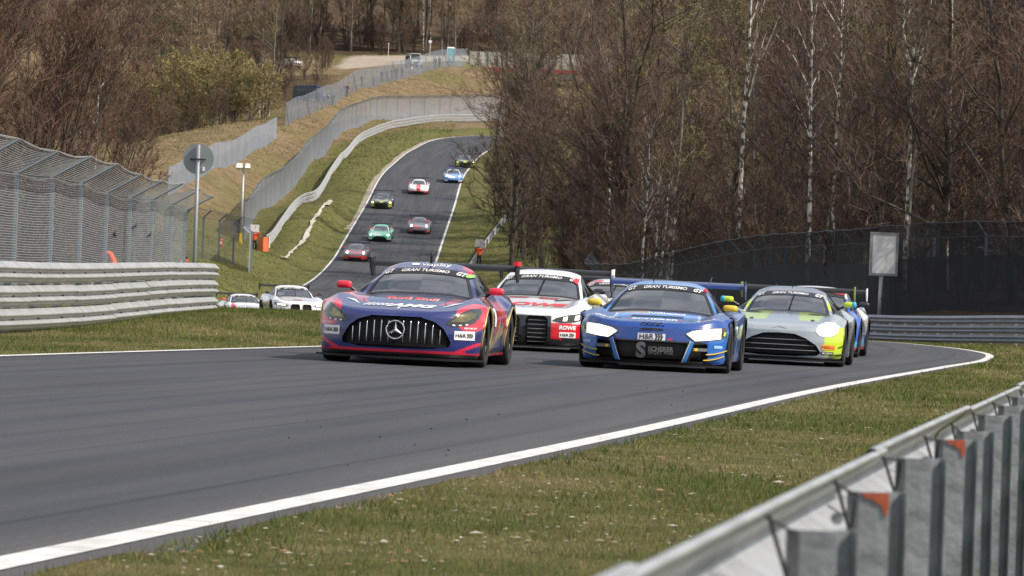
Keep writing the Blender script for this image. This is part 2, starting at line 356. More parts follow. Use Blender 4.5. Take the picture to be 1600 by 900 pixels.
# --- asphalt
def asphalt_mat():
    m = bpy.data.materials.new('asphalt'); m.use_nodes = True; n = m.node_tree; b = n.nodes['Principled BSDF']; L = n.links.new; b.inputs['Roughness'].default_value = .88; b.inputs['Specular IOR Level'].default_value = .2
    uv = n.nodes.new('ShaderNodeUVMap'); uv.uv_map = 'UVMap'
    def noise(sx, sy, d=5, r=.55):
        mp = n.nodes.new('ShaderNodeMapping'); mp.inputs['Scale'].default_value = (sx, sy, 1); L(uv.outputs[0], mp.inputs['Vector'])
        x = n.nodes.new('ShaderNodeTexNoise'); x.inputs['Scale'].default_value = 1; x.inputs['Detail'].default_value = d; x.inputs['Roughness'].default_value = r; L(mp.outputs[0], x.inputs['Vector']); return x.outputs['Fac']
    def ramp(f, stops):
        x = n.nodes.new('ShaderNodeValToRGB'); e = x.color_ramp.elements
        while len(e) < len(stops): e.new(.5)
        for q, (p_, c) in zip(e, stops): q.position = p_; q.color = (*c, 1)
        L(f, x.inputs['Fac']); return x.outputs['Color']
    def mul(a_, b_, f=1.0):
        x = n.nodes.new('ShaderNodeMix'); x.data_type = 'RGBA'; x.blend_type = 'MULTIPLY'; x.inputs[0].default_value = f; L(a_, x.inputs[6]); L(b_, x.inputs[7]); return x.outputs[2]
    base = ramp(noise(.9, .06), [(.25, (.050, .053, .061)), (.5, (.062, .066, .077)), (.75, (.080, .081, .087))])
    streak = ramp(noise(3.2, .045, 3), [(.32, (.82, .83, .85)), (.5, (1, 1, 1)), (.66, (1.07, 1.06, 1.04))])
    grain = ramp(noise(38, 38, 3, .7), [(.3, (.72, .72, .72)), (.5, (1, 1, 1)), (.72, (1.25, 1.24, 1.22))])
    tyre = ramp(noise(5.5, .016, 2), [(.34, (.62, .62, .63)), (.42, (1, 1, 1))])
    L(mul(mul(mul(base, streak), grain, 1.0), tyre, .75), b.inputs['Base Color'])
    bp = n.nodes.new('ShaderNodeBump'); bp.inputs['Strength'].default_value = .35; bp.inputs['Distance'].default_value = .01; L(noise(60, 60, 3), bp.inputs['Height']); L(bp.outputs[0], b.inputs['Normal'])
    return m
us = np.r_[-HW, np.linspace(-HW + .01, HW - .01, 15), HW]
def sheet(u_list, lift, a=0, b=None):
    s0 = slice(a, b); c = rc[s0]; nn = rn[s0]; u_list = np.asarray(u_list, float)
    x = c[:, None, 0] + nn[:, None, 0] * u_list; y = c[:, None, 1] + nn[:, None, 1] * u_list; z = road_z(x, y) + lift
    uvs = np.stack([np.broadcast_to(u_list, x.shape), np.broadcast_to(rs[s0][:, None], x.shape)], -1)
    nr, nc = x.shape; i, j = np.meshgrid(np.arange(nr - 1), np.arange(nc - 1), indexing='ij'); i = i.ravel(); j = j.ravel()
    return np.stack([x, y, z], -1).reshape(-1, 3), np.c_[i * nc + j, i * nc + j + 1, (i + 1) * nc + j + 1, (i + 1) * nc + j], uvs.reshape(-1, 2)
v, f, uvs = sheet(us, 0.0)
zz = v.reshape(len(rc), len(us), 3); zz[:, 0, 2] -= .3; zz[:, -1, 2] -= .3       # the edge of the pavement stands a little above the soil
tag(obj('track', zz.reshape(-1, 3), f, asphalt_mat(), uvs=uvs), 'grey asphalt race track curving down the hill and across the foreground', kind='structure')
paint = mat('line_paint', (.74, .74, .73), .6, noise=.55, nscale=5.0, bump=.3, bscale=60)
for nm, u0, u1 in (('edge_line_right', HW - .19, HW - .02), ('edge_line_left', -HW + .03, -HW + .18)):
    v, f, uvs = sheet(np.linspace(u0, u1, 3), .005)
    tag(obj(nm, v, f, paint), 'white painted line along the edge of the track', kind='structure')
# pale concrete apron where the hill bend's outside is worn
v, f, uvs = sheet(np.array([-HW - .55, -HW - .02]), -.02, np.abs(rc[:, 1] - 375).argmin(), np.abs(rc[:, 1] - 520).argmin())
tag(obj('worn_edge', v, f, mat('worn_soil', (.33, .28, .23), .9, noise=.5, nscale=.6)), 'worn pale soil beside the track on the hill bend', kind='structure')
# pale trodden stripe down the grass left of the hill track
st = np.array([P(*q) for q in [(519, 309, 398), (517, 320, 392), (500, 340, 378), (492, 352, 371), (478, 372, 358), (468, 390, 349), (455, 408, 340), (447, 418, 334), (440, 428, 327)]]); st = spline(st, .5)
st[:, 0] += vnoise(st[:, 1] * .2, st[:, 1] * 0, 21) * .10; wd = .15 + .07 * vnoise(st[:, 1] * .5, st[:, 1] * 0 + 5, 22)
a_ = st.copy(); a_[:, 0] -= wd; b_ = st.copy(); b_[:, 0] += wd + .1 * vnoise(st[:, 1] * .9, st[:, 1] * 0 + 9, 23)
for q in (a_, b_): q[:, 2] = H(q[:, 0], q[:, 1]) + .16
n = len(st); tag(obj('chalk_path', np.r_[a_, b_], np.array([(q, n + q, n + q + 1, q + 1) for q in range(n - 1)]), mat('chalk', (.55, .50, .43), .95, noise=.5, nscale=1.3)), 'pale ragged stripe of bare soil down the grass bank', kind='structure')
# ------------------------------------------------------------------ guardrails, fences, signs
galv = mat('galvanised_steel', (.54, .56, .58), .42, .5, noise=.5, nscale=5, bump=.08, bscale=30)
galv_dull = mat('weathered_steel', (.30, .32, .35), .55, .35, noise=.35, nscale=2.0)
galv_pale = mat('pale_zinc', (.44, .45, .45), .45, .35, noise=.40, nscale=3.0)
dark_steel = mat('dark_steel', (.05, .05, .055), .5, .4)
rust = mat('red_oxide', (.42, .09, .04), .8, noise=.5, nscale=30)
WSEC = [(-.012, .0), (0, .012), (.0, .03), (.075, .075), (.083, .09), (.075, .105), (.004, .145), (0, .155), (.004, .165), (.075, .205), (.083, .22), (.072, .238), (.012, .285), (.0, .300), (-.006, .309), (-.014, .310), (-.018, .303)]

def wbeam(path, z, side, th=.004):
    sec = [(side * o, h + z) for o, h in WSEC]
    back = [(side * (o - th), h + z) for o, h in WSEC[::-1]]
    return ribbon(path, sec + back, closed=True)

def cpost(h, w_=.10, d=.055, t=.006, lip=.015):
    "lipped channel post standing on z=0, web towards -y"
    o = [(-w_/2, 0), (w_/2, 0), (w_/2, d), (w_/2 - lip, d), (w_/2 - lip, d - t), (w_/2 - t, d - t), (w_/2 - t, t), (-w_/2 + t, t), (-w_/2 + t, d - t), (-w_/2 + lip, d - t), (-w_/2 + lip, d), (-w_/2, d)]
    m = MB(); n = len(o); v = [(a, b, 0) for a, b in o] + [(a, b, h) for a, b in o]
    f = [(k, (k + 1) % n, (k + 1) % n + n, k + n) for k in range(n)]
    # end cap as quads of the channel walls
    for q in ((0, 1, 6, 7), (1, 2, 5, 6), (2, 3, 4, 5), (0, 7, 8, 11), (8, 9, 10, 11)): f.append(tuple(x + n for x in q))
    m.add(v, f); return m

def spost(h):
    o = [(-.050, .040), (-.047, .004), (-.038, -.004), (.014, -.004), (.022, .026), (.040, .030), (.0435, -.001), (.047, -.001), (.045, .034), (.018, .030), (.011, .000), (-.036, .000), (-.043, .007), (-.046, .040)]  # right-hand recess and lip shaped to block the sun and leave a dark strip
    m = MB(); n = len(o); m.add([(a, b, 0) for a, b in o] + [(a, b, h) for a, b in o], [(k, (k + 1) % n, (k + 1) % n + n, k + n) for k in range(n)] + [tuple(x + n for x in (k, k + 1, n - 2 - k, n - 1 - k)) for k in range(6)]); return m

def guardrail(label, pts, rows, side, post_step, sec_len, m_beam, m_post, post_h, step=.5, post_off=.09, name='guardrail', group=None, base=None, jitter=.0):
    pts = np.array([(x, y, 0) for x, y in pts], float); p = spline(pts, step)
    p[:, 2] = H(p[:, 0], p[:, 1]) if base is None else base(p[:, 0], p[:, 1])
    k_ = max(3, int((24 if step >= 1 else 6) / step)); ker = np.ones(k_) / k_; zp = np.r_[np.full(k_, p[0, 2]), p[:, 2], np.full(k_, p[-1, 2])]; p[:, 2] = np.convolve(zp, ker, 'same')[k_:-k_]
    root = empty(name, (0, 0, 0), label=label, cat='guardrail', group=group)
    s_ = np.r_[0, np.cumsum(np.linalg.norm(np.diff(p, axis=0), axis=1))]; ns = max(1, int(round(s_[-1] / sec_len)))
    for r_, z in enumerate(rows):
        for q in range(ns):
            a, b = s_[-1] * q / ns, s_[-1] * (q + 1) / ns
            idx = np.where((s_ >= a - 1e-6) & (s_ <= b + step + 1e-6))[0]
            if len(idx) < 2: continue
            dz = random.uniform(-jitter, jitter)
            v, f = wbeam(p[idx], z + dz, side); nrm = .0045 * (q % 2)
            t = np.array((p[idx[-1]] - p[idx[0]])); t /= np.linalg.norm(t); v = v + np.array((t[1], -t[0], 0)) * side * nrm
            obj('beam', v, f, m_beam, root)
    pm = cpost(post_h + .4).build('post', m_post, root); me = pm.data; first = True
    for sp_ in np.arange(post_step * .4, s_[-1], post_step):
        k = np.searchsorted(s_, sp_); k = min(k, len(p) - 1); t = p[min(k + 1, len(p) - 1)] - p[max(k - 1, 0)]; a = math.atan2(t[1], t[0]) - math.pi / 2
        rt = np.array((t[1], -t[0], 0)); rt /= np.linalg.norm(rt); q = p[k] - rt * side * post_off
        o = pm if first else link(bpy.data.objects.new('post', me), root); first = False
        o.location = (q[0], q[1], q[2] - .4); o.rotation_euler = (0, 0, a)
    return root, p, s_

# near rail, seen from behind: posts and bracing rods towards the camera
def near_rail():
    pts = np.array([(-1.1, -4, 0), (-.51, 0, 0), (.09, 4.0, 0), (.40, 6.1, 0), (.775, 8.6, 0), (1.52, 13.5, 0), (2.4, 19.2, 0), (3.6, 27, 0), (5.7, 40, 0), (8.0, 54, 0)])
    p = spline(pts, .25); zt = .73 - .0133 * p[:, 0]; p[:, 2] = zt
    root = empty('guardrail', (0, 0, 0), label='steel guardrail in the near foreground seen from behind its posts', cat='guardrail')
    s_ = np.r_[0, np.cumsum(np.linalg.norm(np.diff(p, axis=0), axis=1))]; ns = int(s_[-1] / 4)
    for z in (-.31, -.68):
        for q in range(ns):
            idx = np.where((s_ >= q * 4 - 1e-6) & (s_ <= q * 4 + 4.3))[0]; v, f = wbeam(p[idx], z, -1)
            t = p[idx[-1]] - p[idx[0]]; t /= np.linalg.norm(t); v = v + np.array((-t[1], t[0], 0)) * .005 * (q % 2)
            if z > -.5:                                   # a section end stands a little proud of the next one
                v[:, 2] += .006 * (q % 2)
            obj('beam', v, f, galv, root)
    pm = spost(1.15).build('post', mat('post_steel', (.30, .33, .35), .5, .45, noise=.6, nscale=9, bump=.25, bscale=30), root); me = pm.data
    rod = MB()
    k0 = 0
    for n_post, sp_ in enumerate(np.arange(.55, s_[-1], 1.33)):
        k = np.searchsorted(s_, sp_); t = p[min(k + 1, len(p) - 1)] - p[max(k - 1, 0)]; t /= np.linalg.norm(t); rt = np.array((t[1], -t[0], 0))
        q = p[k] + rt * .078; h = .697 - .0133 * q[0] + random.uniform(-.012, .012)
        o = pm if n_post == 0 else link(bpy.data.objects.new('post', me), root)
        o.location = (q[0], q[1], h - 1.15); o.rotation_euler = (random.uniform(-.01, .01), random.uniform(-.01, .01), math.atan2(t[1], t[0]) - math.pi / 2 + R(14))
        b = MB(); tl = np.array((q[0], q[1], h)) - rt * .047 + np.array((0, 0, -.006)); up = p[k] + np.array((0, 0, -.022)) - t * .16
        b.tube([tl, tl + np.array((-.012, 0, -.10))], .0028, 5); b.tube([tl, up + rt * .004], .0024, 5); b.tube([tl + np.array((0, 0, -.09)), up + rt * .008], .0034, 5)
        b.build('brace', dark_steel, root)
        if n_post % 2 == 0:
            mid = tl * .5 + up * .5 + np.array((0, 0, -.05)) - rt * .01; MB().lathe([(0, -.012), (.011, -.012), (.011, .0), (.006, .004), (.006, .014), (0, .014)], 6, 'Y', mid).build('bolt', galv_dull, root)
        d = q[1]
        if n_post in (8, 10):             # flaked red paint on two post heads
            sh = [(-.034, 1.148), (.013, 1.150), (.0135, 1.124), (.010, 1.110), (.005, 1.114), (.001, 1.128), (-.008, 1.132), (-.016, 1.140), (-.024, 1.138)]
            mk = MB().prism(sh, -.0072, -.003, 'Y').build('rust_patch', rust, root); mk.location = o.location; mk.rotation_euler = o.rotation_euler
    return root
near_rail()

# triple rail on the left, its end curving away
_lr = guardrail('triple steel guardrail at the left edge below the catch fence', [(-10.5, 30), (-8.9, 44), (-7.75, 54), (-7.05, 62), (-6.55, 70), (-6.2, 78), (-6.05, 84), (-6.12, 88), (-6.5, 91), (-7.2, 93.5)],
          (.06, .395, .73), 1, 2.0, 4.0, galv_pale, galv_dull, .98, base=lambda x, y: .07 + .16 * smooth01(y, 60, 84) + 0 * x, jitter=.008)
bolt_me = MB().box((0, 0, 0), (.03, .05, .022)).build('bolt', dark_steel, _lr[0]); _f = True
for _z in (.06, .395, .73):
    for _s in np.arange(1.0, _lr[2][-1], 2.0):
        k = min(np.searchsorted(_lr[2], _s), len(_lr[1]) - 1); q = _lr[1][k]; o = bolt_me if _f else link(bpy.data.objects.new('bolt', bolt_me.data), _lr[0]); _f = False; o.location = (q[0] + .012, q[1] - .01, q[2] + _z + .155)
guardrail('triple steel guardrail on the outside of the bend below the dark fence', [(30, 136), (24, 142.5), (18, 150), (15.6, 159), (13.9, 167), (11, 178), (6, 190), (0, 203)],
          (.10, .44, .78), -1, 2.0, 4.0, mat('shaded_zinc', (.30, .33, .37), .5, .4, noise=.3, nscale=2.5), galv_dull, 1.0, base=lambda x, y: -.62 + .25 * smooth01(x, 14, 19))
guardrail('long pale guardrail following the left side of the hill track', [tuple(P(*q)[:2]) for q in RAIL_HILL], (.10, .44, .78), 1, 8.0, 16.0, galv_pale, galv_dull, 1.0, step=2.0)
guardrail('short guardrail by the marshal right of the hill track', [(-3.4, 322), (-3.2, 335), (-2.7, 352), (-1.6, 372), (-.4, 390)], (.15, .5), -1, 4.0, 8.0, galv_pale, galv_dull, .8, step=1.0)
guardrail('short guardrail end on the grass behind the round sign', [tuple(P(x, y, d)[:2]) for x, y, d in ((270, 402, 235), (282, 392, 250), (291, 378, 268))], (.2, .55), 1, 4.0, 8.0, galv_pale, galv_dull, .9, step=1.0)

# --- catch fences
def wires(a, b, z0, z1, step=.044, wd=.0092, tip=None):
    "flat woven wire between two posts a, b (xy), from z0 to z1 (pairs: at a, at b), then along an overhang vector tip"
    a = np.array(a, float); b = np.array(b, float); V = []; F = []
    def quad(p, q, n_):
        k = len(V); V.extend([p - n_, p + n_, q + n_, q - n_]); F.append((k, k + 1, k + 2, k + 3))
    L_ = np.linalg.norm(b - a); t = np.r_[(b - a) / L_, 0]; up = np.array((0, 0, 1.0))
    pt = lambda s_, h: np.array((*(a + (b - a) * s_), (z0[0] + (z0[1] - z0[0]) * s_) * (1 - h) + (z1[0] + (z1[1] - z1[0]) * s_) * h))
    nh = int((z1[0] - z0[0]) / step); nv = int(L_ / step)
    sag = lambda s_: -.03 * math.sin(math.pi * s_)
    for k in range(nh + 1):
        for q in range(4): quad(pt(q / 4, k / nh) + up * sag(q / 4) * k / nh, pt((q + 1) / 4, k / nh) + up * sag((q + 1) / 4) * k / nh, up * wd * .5)
    for k in range(nv): quad(pt(k / nv, 0), pt(k / nv, 1) + up * sag(k / nv), t * wd * .5)
    if tip is not None:
        tip = np.array(tip, float); nt_ = int(np.linalg.norm(tip) / step)
        for k in range(1, nt_ + 1):
            for q in range(4): quad(pt(q / 4, 1) + tip * k / nt_ + up * sag(q / 4) * (1 + k / nt_), pt((q + 1) / 4, 1) + tip * k / nt_ + up * sag((q + 1) / 4) * (1 + k / nt_), up * wd * .5)
        for k in range(nv): quad(pt(k / nv, 1) + up * sag(k / nv), pt(k / nv, 1) + tip + up * 2 * sag(k / nv), t * wd * .5)
    return V, F

wire = mat('zinc_wire', (.34, .37, .41), .5, .3)
def left_fence():
    root = empty('catch_fence', (0, 0, 0), label='tall grey catch fence with inward overhang behind the left guardrail', cat='fence')
    ps = [(-8.75, 57), (-8.55, 62), (-8.45, 67), (-8.38, 72), (-8.32, 77), (-8.3, 82), (-8.28, 87), (-8.25, 92), (-8.2, 97), (-8.17, 102), (-8.15, 106.2)]
    tip = np.array((.64, 0, .37))
    kn = [2.70 + .05 * math.sin(q * 1.7) for q in range(len(ps))]
    for q, (x, y) in enumerate(ps):
        m = MB(); m.box((x - .04, y, kn[q] / 2), (.07, .13, kn[q])); m.box((x - .04, y - .11, kn[q] / 2), (.022, .022, kn[q]))
        a = np.array((x - .03, y, kn[q] - .03)); m.tube([a, a + tip * 1.04], .026, 6); m.build('post', mat('fence_post_zinc', (.26, .30, .35), .5, .4), root)
        for z in np.arange(.5, 2.6, .42):
            MB().box((x + .02, y - .10 + random.uniform(-.01, .01), z + random.uniform(-.05, .05)), (.02, .035, .03)).build('clip', galv_pale, root)
    for q in range(len(ps) - 1):
        v, f = wires(ps[q], ps[q + 1], (.15, .15), (kn[q], kn[q + 1]), tip=tip); obj('mesh_panel', v, f, wire, root, smooth=False)
        for h in (.98, 1.0):
            a = np.array((*ps[q], kn[q])) * np.array((1, 1, h)); b = np.array((*ps[q + 1], kn[q + 1])) * np.array((1, 1, h))
            if h == 1.0: a = a + tip; b = b + tip
            mid = (a + b) / 2 - np.array((0, 0, .05)); MB().tube([a, mid, b], .008, 5).build('tension_wire', galv_pale, root)
    # the last bay turns back from the track
    v, f = wires(ps[-1], (-9.6, 107.6), (.15, .2), (kn[-1], 2.5), tip=(.1, .5, .5)); obj('mesh_panel', v, f, wire, root, smooth=False)
    for (x, y, z, s_) in ((-8.24, 92.5, 2.0, 1), (-8.28, 88.2, 1.78, -1), (-8.22, 96, 1.85, 1)):       # broken twigs caught in the wire
        MB().tube([(x + .03, y - .5 * s_, z), (x + .03, y - .2, z + .05), (x + .04, y, z + .02), (x + .03, y + .35, z + .13)], [.012, .016, .018, .006], 5).build('caught_twig', mat('dark_twig', (.03, .025, .02), .9), root)
left_fence()

def panel_fence(label, pts, h, m_mesh, m_post, post_step, tip=None, step=1.0, side=1, post_w=.09, low=None, braces=0, name='catch_fence'):
    p = spline(np.array([(x, y, 0) for x, y in pts], float), step); p[:, 2] = H(p[:, 0], p[:, 1])
    k_ = max(3, int((30 if step >= 2 else 9) / step)); zp = np.r_[np.full(k_, p[0, 2]), p[:, 2], np.full(k_, p[-1, 2])]; p[:, 2] = np.convolve(zp, np.ones(k_) / k_, 'same')[k_:-k_]
    root = empty(name, (0, 0, 0), label=label, cat='fence')
    s_ = np.r_[0, np.cumsum(np.linalg.norm(np.diff(p, axis=0), axis=1))]; nb = int(s_[-1] / post_step)
    for q in range(nb):
        idx = np.arange(np.searchsorted(s_, q * post_step), min(len(p), np.searchsorted(s_, (q + 1) * post_step) + 1))
        if len(idx) < 2: continue
        sec = [(0, -.5), (0, h)] + ([(side * tip[0], h + tip[1])] if tip else [])
        v, f = ribbon(p[idx], sec); obj('mesh_panel', v, f, m_mesh, root, smooth=False)
        if low:
            v, f = ribbon(p[idx], [(.05 * side, -.1), (.05 * side, low[0] + .05 * math.sin(q))]); obj('lower_sheet', v, f, low[1], root, smooth=False)
        a = p[idx[0]]; t = p[idx[-1]] - p[idx[0]]; t /= np.linalg.norm(t); rt = np.array((t[1], -t[0], 0))
        m = MB(); b0 = a - rt * side * .06; m.box((b0[0], b0[1], b0[2] + h / 2 - .2), (post_w, post_w, h + .4))
        if tip:
            e = b0 + np.array((0, 0, h - .02)); m.tube([e, e + rt * side * tip[0] + np.array((0, 0, tip[1]))], post_w * .45, 5)
        m.build('post', m_post, root)
        if braces and q % braces == 0:
            MB().tube([a + np.array((0, 0, h * .9)), a + t * 2.2 + rt * side * .2], .04, 5).build('brace', m_post, root)
        for hh in ([h] if not tip else [h, None]):
            pp = p[idx] + (np.array((0, 0, h)) if hh else rt * side * tip[0] + np.array((0, 0, h + tip[1]))); MB().tube([pp[0], pp[len(pp) // 2] - np.array((0, 0, .04)), pp[-1]], .018, 4).build('tension_wire', m_post, root)
    return root
far_mesh = mesh_mat('far_wire', (.36, .41, .50), .64, streak=.10); far_mesh2 = mesh_mat('far_wire_thin', (.28, .33, .41), .42, streak=.10); far_post = mat('far_post', (.20, .22, .25), .5, .3)
panel_fence('long grey wire fence above the guardrail left of the hill track', [tuple(P(*q)[:2]) for q in FENCE_HILL], 2.9, far_mesh, far_post, 6, tip=(.4, .35), step=2, post_w=.12)
panel_fence('grey wire fence running down the meadow behind the round sign', [tuple(P(*q)[:2]) for q in FENCE_LOW], 2.5, far_mesh, far_post, 5, step=1, post_w=.08)
panel_fence('wire fence on the hill crest with spectators standing behind it', [tuple(P(*q)[:2]) for q in FENCE_TOP], 2.7, far_mesh2, far_post, 5, step=1, braces=6)
panel_fence('short wire fence with leaning end post near the lamp pole', [(-24.5, 300), (-22.3, 304), (-20.6, 308), (-19.2, 312)], 3.0, mesh_mat('thin_wire', (.20, .21, .22), .28), mat('slate_post', (.14, .16, .18), .5, .3), 2.4, tip=(.6, .5), step=.6, post_w=.13)
# fence end that turns towards the track
panel_fence('narrow fence end panel turned towards the hill track', [(-19.2, 312), (-18.9, 307), (-18.8, 302.5)], 2.8, far_mesh, far_post, 2.4, tip=(.5, .4), step=.6, post_w=.12)
dk = mesh_mat('dark_wire', (.035, .045, .06), .58, rough=.6, metal=.2, streak=.06); cloth = mesh_mat('lower_sheet', (.012, .014, .020), .86, rough=.8, metal=0)  # second material: darker, denser sheet over the lower part of the fence
panel_fence('tall dark mesh fence with overhang along the wood on the right', [(36, 150), (28, 157), (20.2, 164), (16.0, 170), (13.2, 183), (10.3, 199), (6.8, 222), (4.6, 240), (5.2, 254)], 2.95, dk, mat('blue_grey_post', (.09, .11, .14), .5, .4), 3.0, tip=(.5, .55), step=.75, side=-1, post_w=.10, low=(2.15, cloth))

# --- signs and lamp
def round_sign():
    b = P(303, 426, 90); gz_ = hz(b[0], b[1]); root = empty('road_sign', (b[0], b[1], gz_), label='back of a round grey sign on a tall pole behind the left guardrail', cat='sign')
    h = 3.78 - gz_
    MB().tube([(0, 0, -.3), (0, 0, h)], .04, 10).build('pole', galv_dull, root, smooth=True)
    MB().lathe([(0, -.045), (.318, -.045), (.326, -.052), (.326, -.06), (0, -.06)], 40, 'Y', (0, .12, h - .30)).build('disc', mat('sign_back', (.26, .29, .30), .5, .35, noise=.2, nscale=3), root)
    c = MB(); c.box((0, .03, h - .31), (.32, .03, .03)); c.box((0, -.045, h - .31), (.12, .012, .035)); c.tube([(-.17, .035, h - .31), (-.13, .035, h - .31)], .02, 6); c.build('clamp', dark_steel, root)
    MB().prism([(.09, h - .55), (.15, h - .55), (.145, h - .46), (.10, h - .46)], .045, .052, 'Y').build('sticker', mat('white_sticker', (.75, .75, .73), .6), root)
round_sign()
def board_sign():
    d = 171; b = P(1374, 487, d); z0 = hz(b[0], b[1]); root = empty('notice_board', (b[0], b[1], z0), R(16), label='blank white rectangular board on a post before the dark fence', cat='sign')
    top = P(1380, 363, d)[2] - z0; bot = P(1380, 431, d)[2] - z0; m = MB(); cx = .1
    MB().tube([(0, .05, -.3), (.05, .05, bot + .2)], .085, 8).build('pole', galv_pale, root, smooth=True)
    MB().box((cx, 0, (top + bot) / 2), (1.02, .05, top - bot - .18)).build('panel', mat('board_white', (.88, .88, .89), .45, col2=(.82, .83, .84), nscale=1.2), root)
    f = MB(); w2 = .60
    for zz_ in (top - .05, bot + .05): f.box((cx, -.01, zz_), (1.2, .09, .10))
    for sx in (-1, 1): f.box((cx + sx * .55, -.012, (top + bot) / 2), (.10, .085, top - bot - .16))
    f.build('frame', mat('frame_grey', (.38, .39, .40), .6, .2, noise=.4, nscale=6), root)
    for k in range(3):
        x = cx + random.uniform(-.05, .35); a = bot + .2 + random.uniform(0, .2); b_ = a + random.uniform(.5, 1.0); MB().box((x, -.027, (a + b_) / 2), (random.uniform(.012, .035), .003, b_ - a)).build('stain', mat('stain_tan', (.62, .61, .55), .8), root)
    MB().tube([(.05, -.045, .95), (.05, .145, .95)], .03, 6).build('strap', dark_steel, root)
board_sign()
def lamp():
    b = P(376, 384, 352); z0 = hz(b[0], b[1]); h = P(380, 262, 352)[2] - z0; root = empty('floodlight_pole', (b[0], b[1], z0), label='slim grey pole with white floodlights beside the hill fence', cat='lamp post')
    MB().tube([(0, 0, -.5), (0, 0, h)], [.13, .09], 10).build('pole', galv_pale, root, smooth=True)
    MB().box((0, 0, h), (.8, .12, .12)).build('crossbar', galv_dull, root)
    for sx, s_ in ((-.32, 1.0), (.36, .8)):
        m = MB(); m.box((sx, -.1, h + .12), (.55 * s_, .35, .42), rx=R(-20), taper=.8); m.build('floodlight', mat('lamp_white', (.82, .82, .82), .4), root)
    MB().box((.0, -.2, .55), (.30, .2, .9), taper=.6).build('yellow_cover', mat('yellow_cloth', (.75, .50, .05), .8), root)
    MB().box((-.35, .15, 1.6), (.5, .3, 1.1)).build('cabinet', mat('cabinet_dark', (.08, .08, .09), .6), root)
lamp()
# ------------------------------------------------------------------ trees, bushes, grass
def tubes(paths, radii, sides):
    "paths (N,M,3), radii (N,M) -> verts, quads"
    N, M, _ = paths.shape; t = np.gradient(paths, axis=1); t /= np.linalg.norm(t, axis=2)[..., None] + 1e-9
    a = np.where(np.abs(t[..., 2:3]) < .9, np.array((0, 0, 1.0)), np.array((1.0, 0, 0))); u = np.cross(t, a); u /= np.linalg.norm(u, axis=2)[..., None] + 1e-9; w_ = np.cross(t, u)
    ang = np.linspace(0, 2 * np.pi, sides, endpoint=False)
    v = paths[:, :, None] + (u[:, :, None] * np.cos(ang)[:, None] + w_[:, :, None] * np.sin(ang)[:, None]) * radii[:, :, None, None]
    n, m, s_ = np.meshgrid(np.arange(N), np.arange(M - 1), np.arange(sides), indexing='ij'); n = n.ravel(); m = m.ravel(); s_ = s_.ravel(); s2 = (s_ + 1) % sides; b = (n * M + m) * sides
    return v.reshape(-1, 3), np.c_[b + s_, b + s2, b + sides + s2, b + sides + s_]

def ribbons(paths, wid, g):
    "thin twigs: flat tapering strips, random facing"
    N, M, _ = paths.shape; t = np.gradient(paths, axis=1); t /= np.linalg.norm(t, axis=2)[..., None] + 1e-9
    a = g.normal(size=(N, 1, 3)); u = np.cross(t, np.broadcast_to(a, t.shape)); u /= np.linalg.norm(u, axis=2)[..., None] + 1e-9
    tap = np.linspace(1, .25, M)[None, :, None]; w_ = wid[:, None, None] * tap
    v = np.stack([paths - u * w_ * .5, paths + u * w_ * .5], 2).reshape(-1, 3)
    n, m = np.meshgrid(np.arange(N), np.arange(M - 1), indexing='ij'); b = ((n * M + m) * 2).ravel()
    return v, np.c_[b, b + 1, b + 3, b + 2]

def unit(a): return a / (np.linalg.norm(a, axis=-1, keepdims=True) + 1e-9)

def children(g, paths, lens, n_each, t0, t1, ang, len_f, up, M=4, curve=.18, taper_len=True):
    "spawn n_each branches on every parent path"
    N, K, _ = paths.shape; idx = np.repeat(np.arange(N), n_each); t = g.uniform(t0, t1, len(idx)); f = t * (K - 1); k = np.minimum(f.astype(int), K - 2); fr = (f - k)[:, None]
    start = paths[idx, k] * (1 - fr) + paths[idx, k + 1] * fr; pd = unit(paths[idx, k + 1] - paths[idx, k])
    r_ = g.normal(size=(len(idx), 3)); r_ = unit(r_ - (r_ * pd).sum(1, keepdims=True) * pd); an = ang * g.uniform(.6, 1.35, len(idx))[:, None]
    d = unit(pd * np.cos(an) + r_ * np.sin(an) + np.array((0, 0, up)))
    ln = lens[idx] * len_f * g.uniform(.55, 1.25, len(idx)) * ((1.15 - .65 * t) if taper_len else 1)
    ts = np.linspace(0, 1, M)[None, :, None]; bend = unit(g.normal(size=(len(idx), 3)) + np.array((0, 0, up * 2.0)))[:, None] * curve * ln[:, None, None]
    return start[:, None] + d[:, None] * ln[:, None, None] * ts + bend * ts ** 2 + g.normal(size=(len(idx), M, 3)) * .04 * ln[:, None, None] * ts, ln

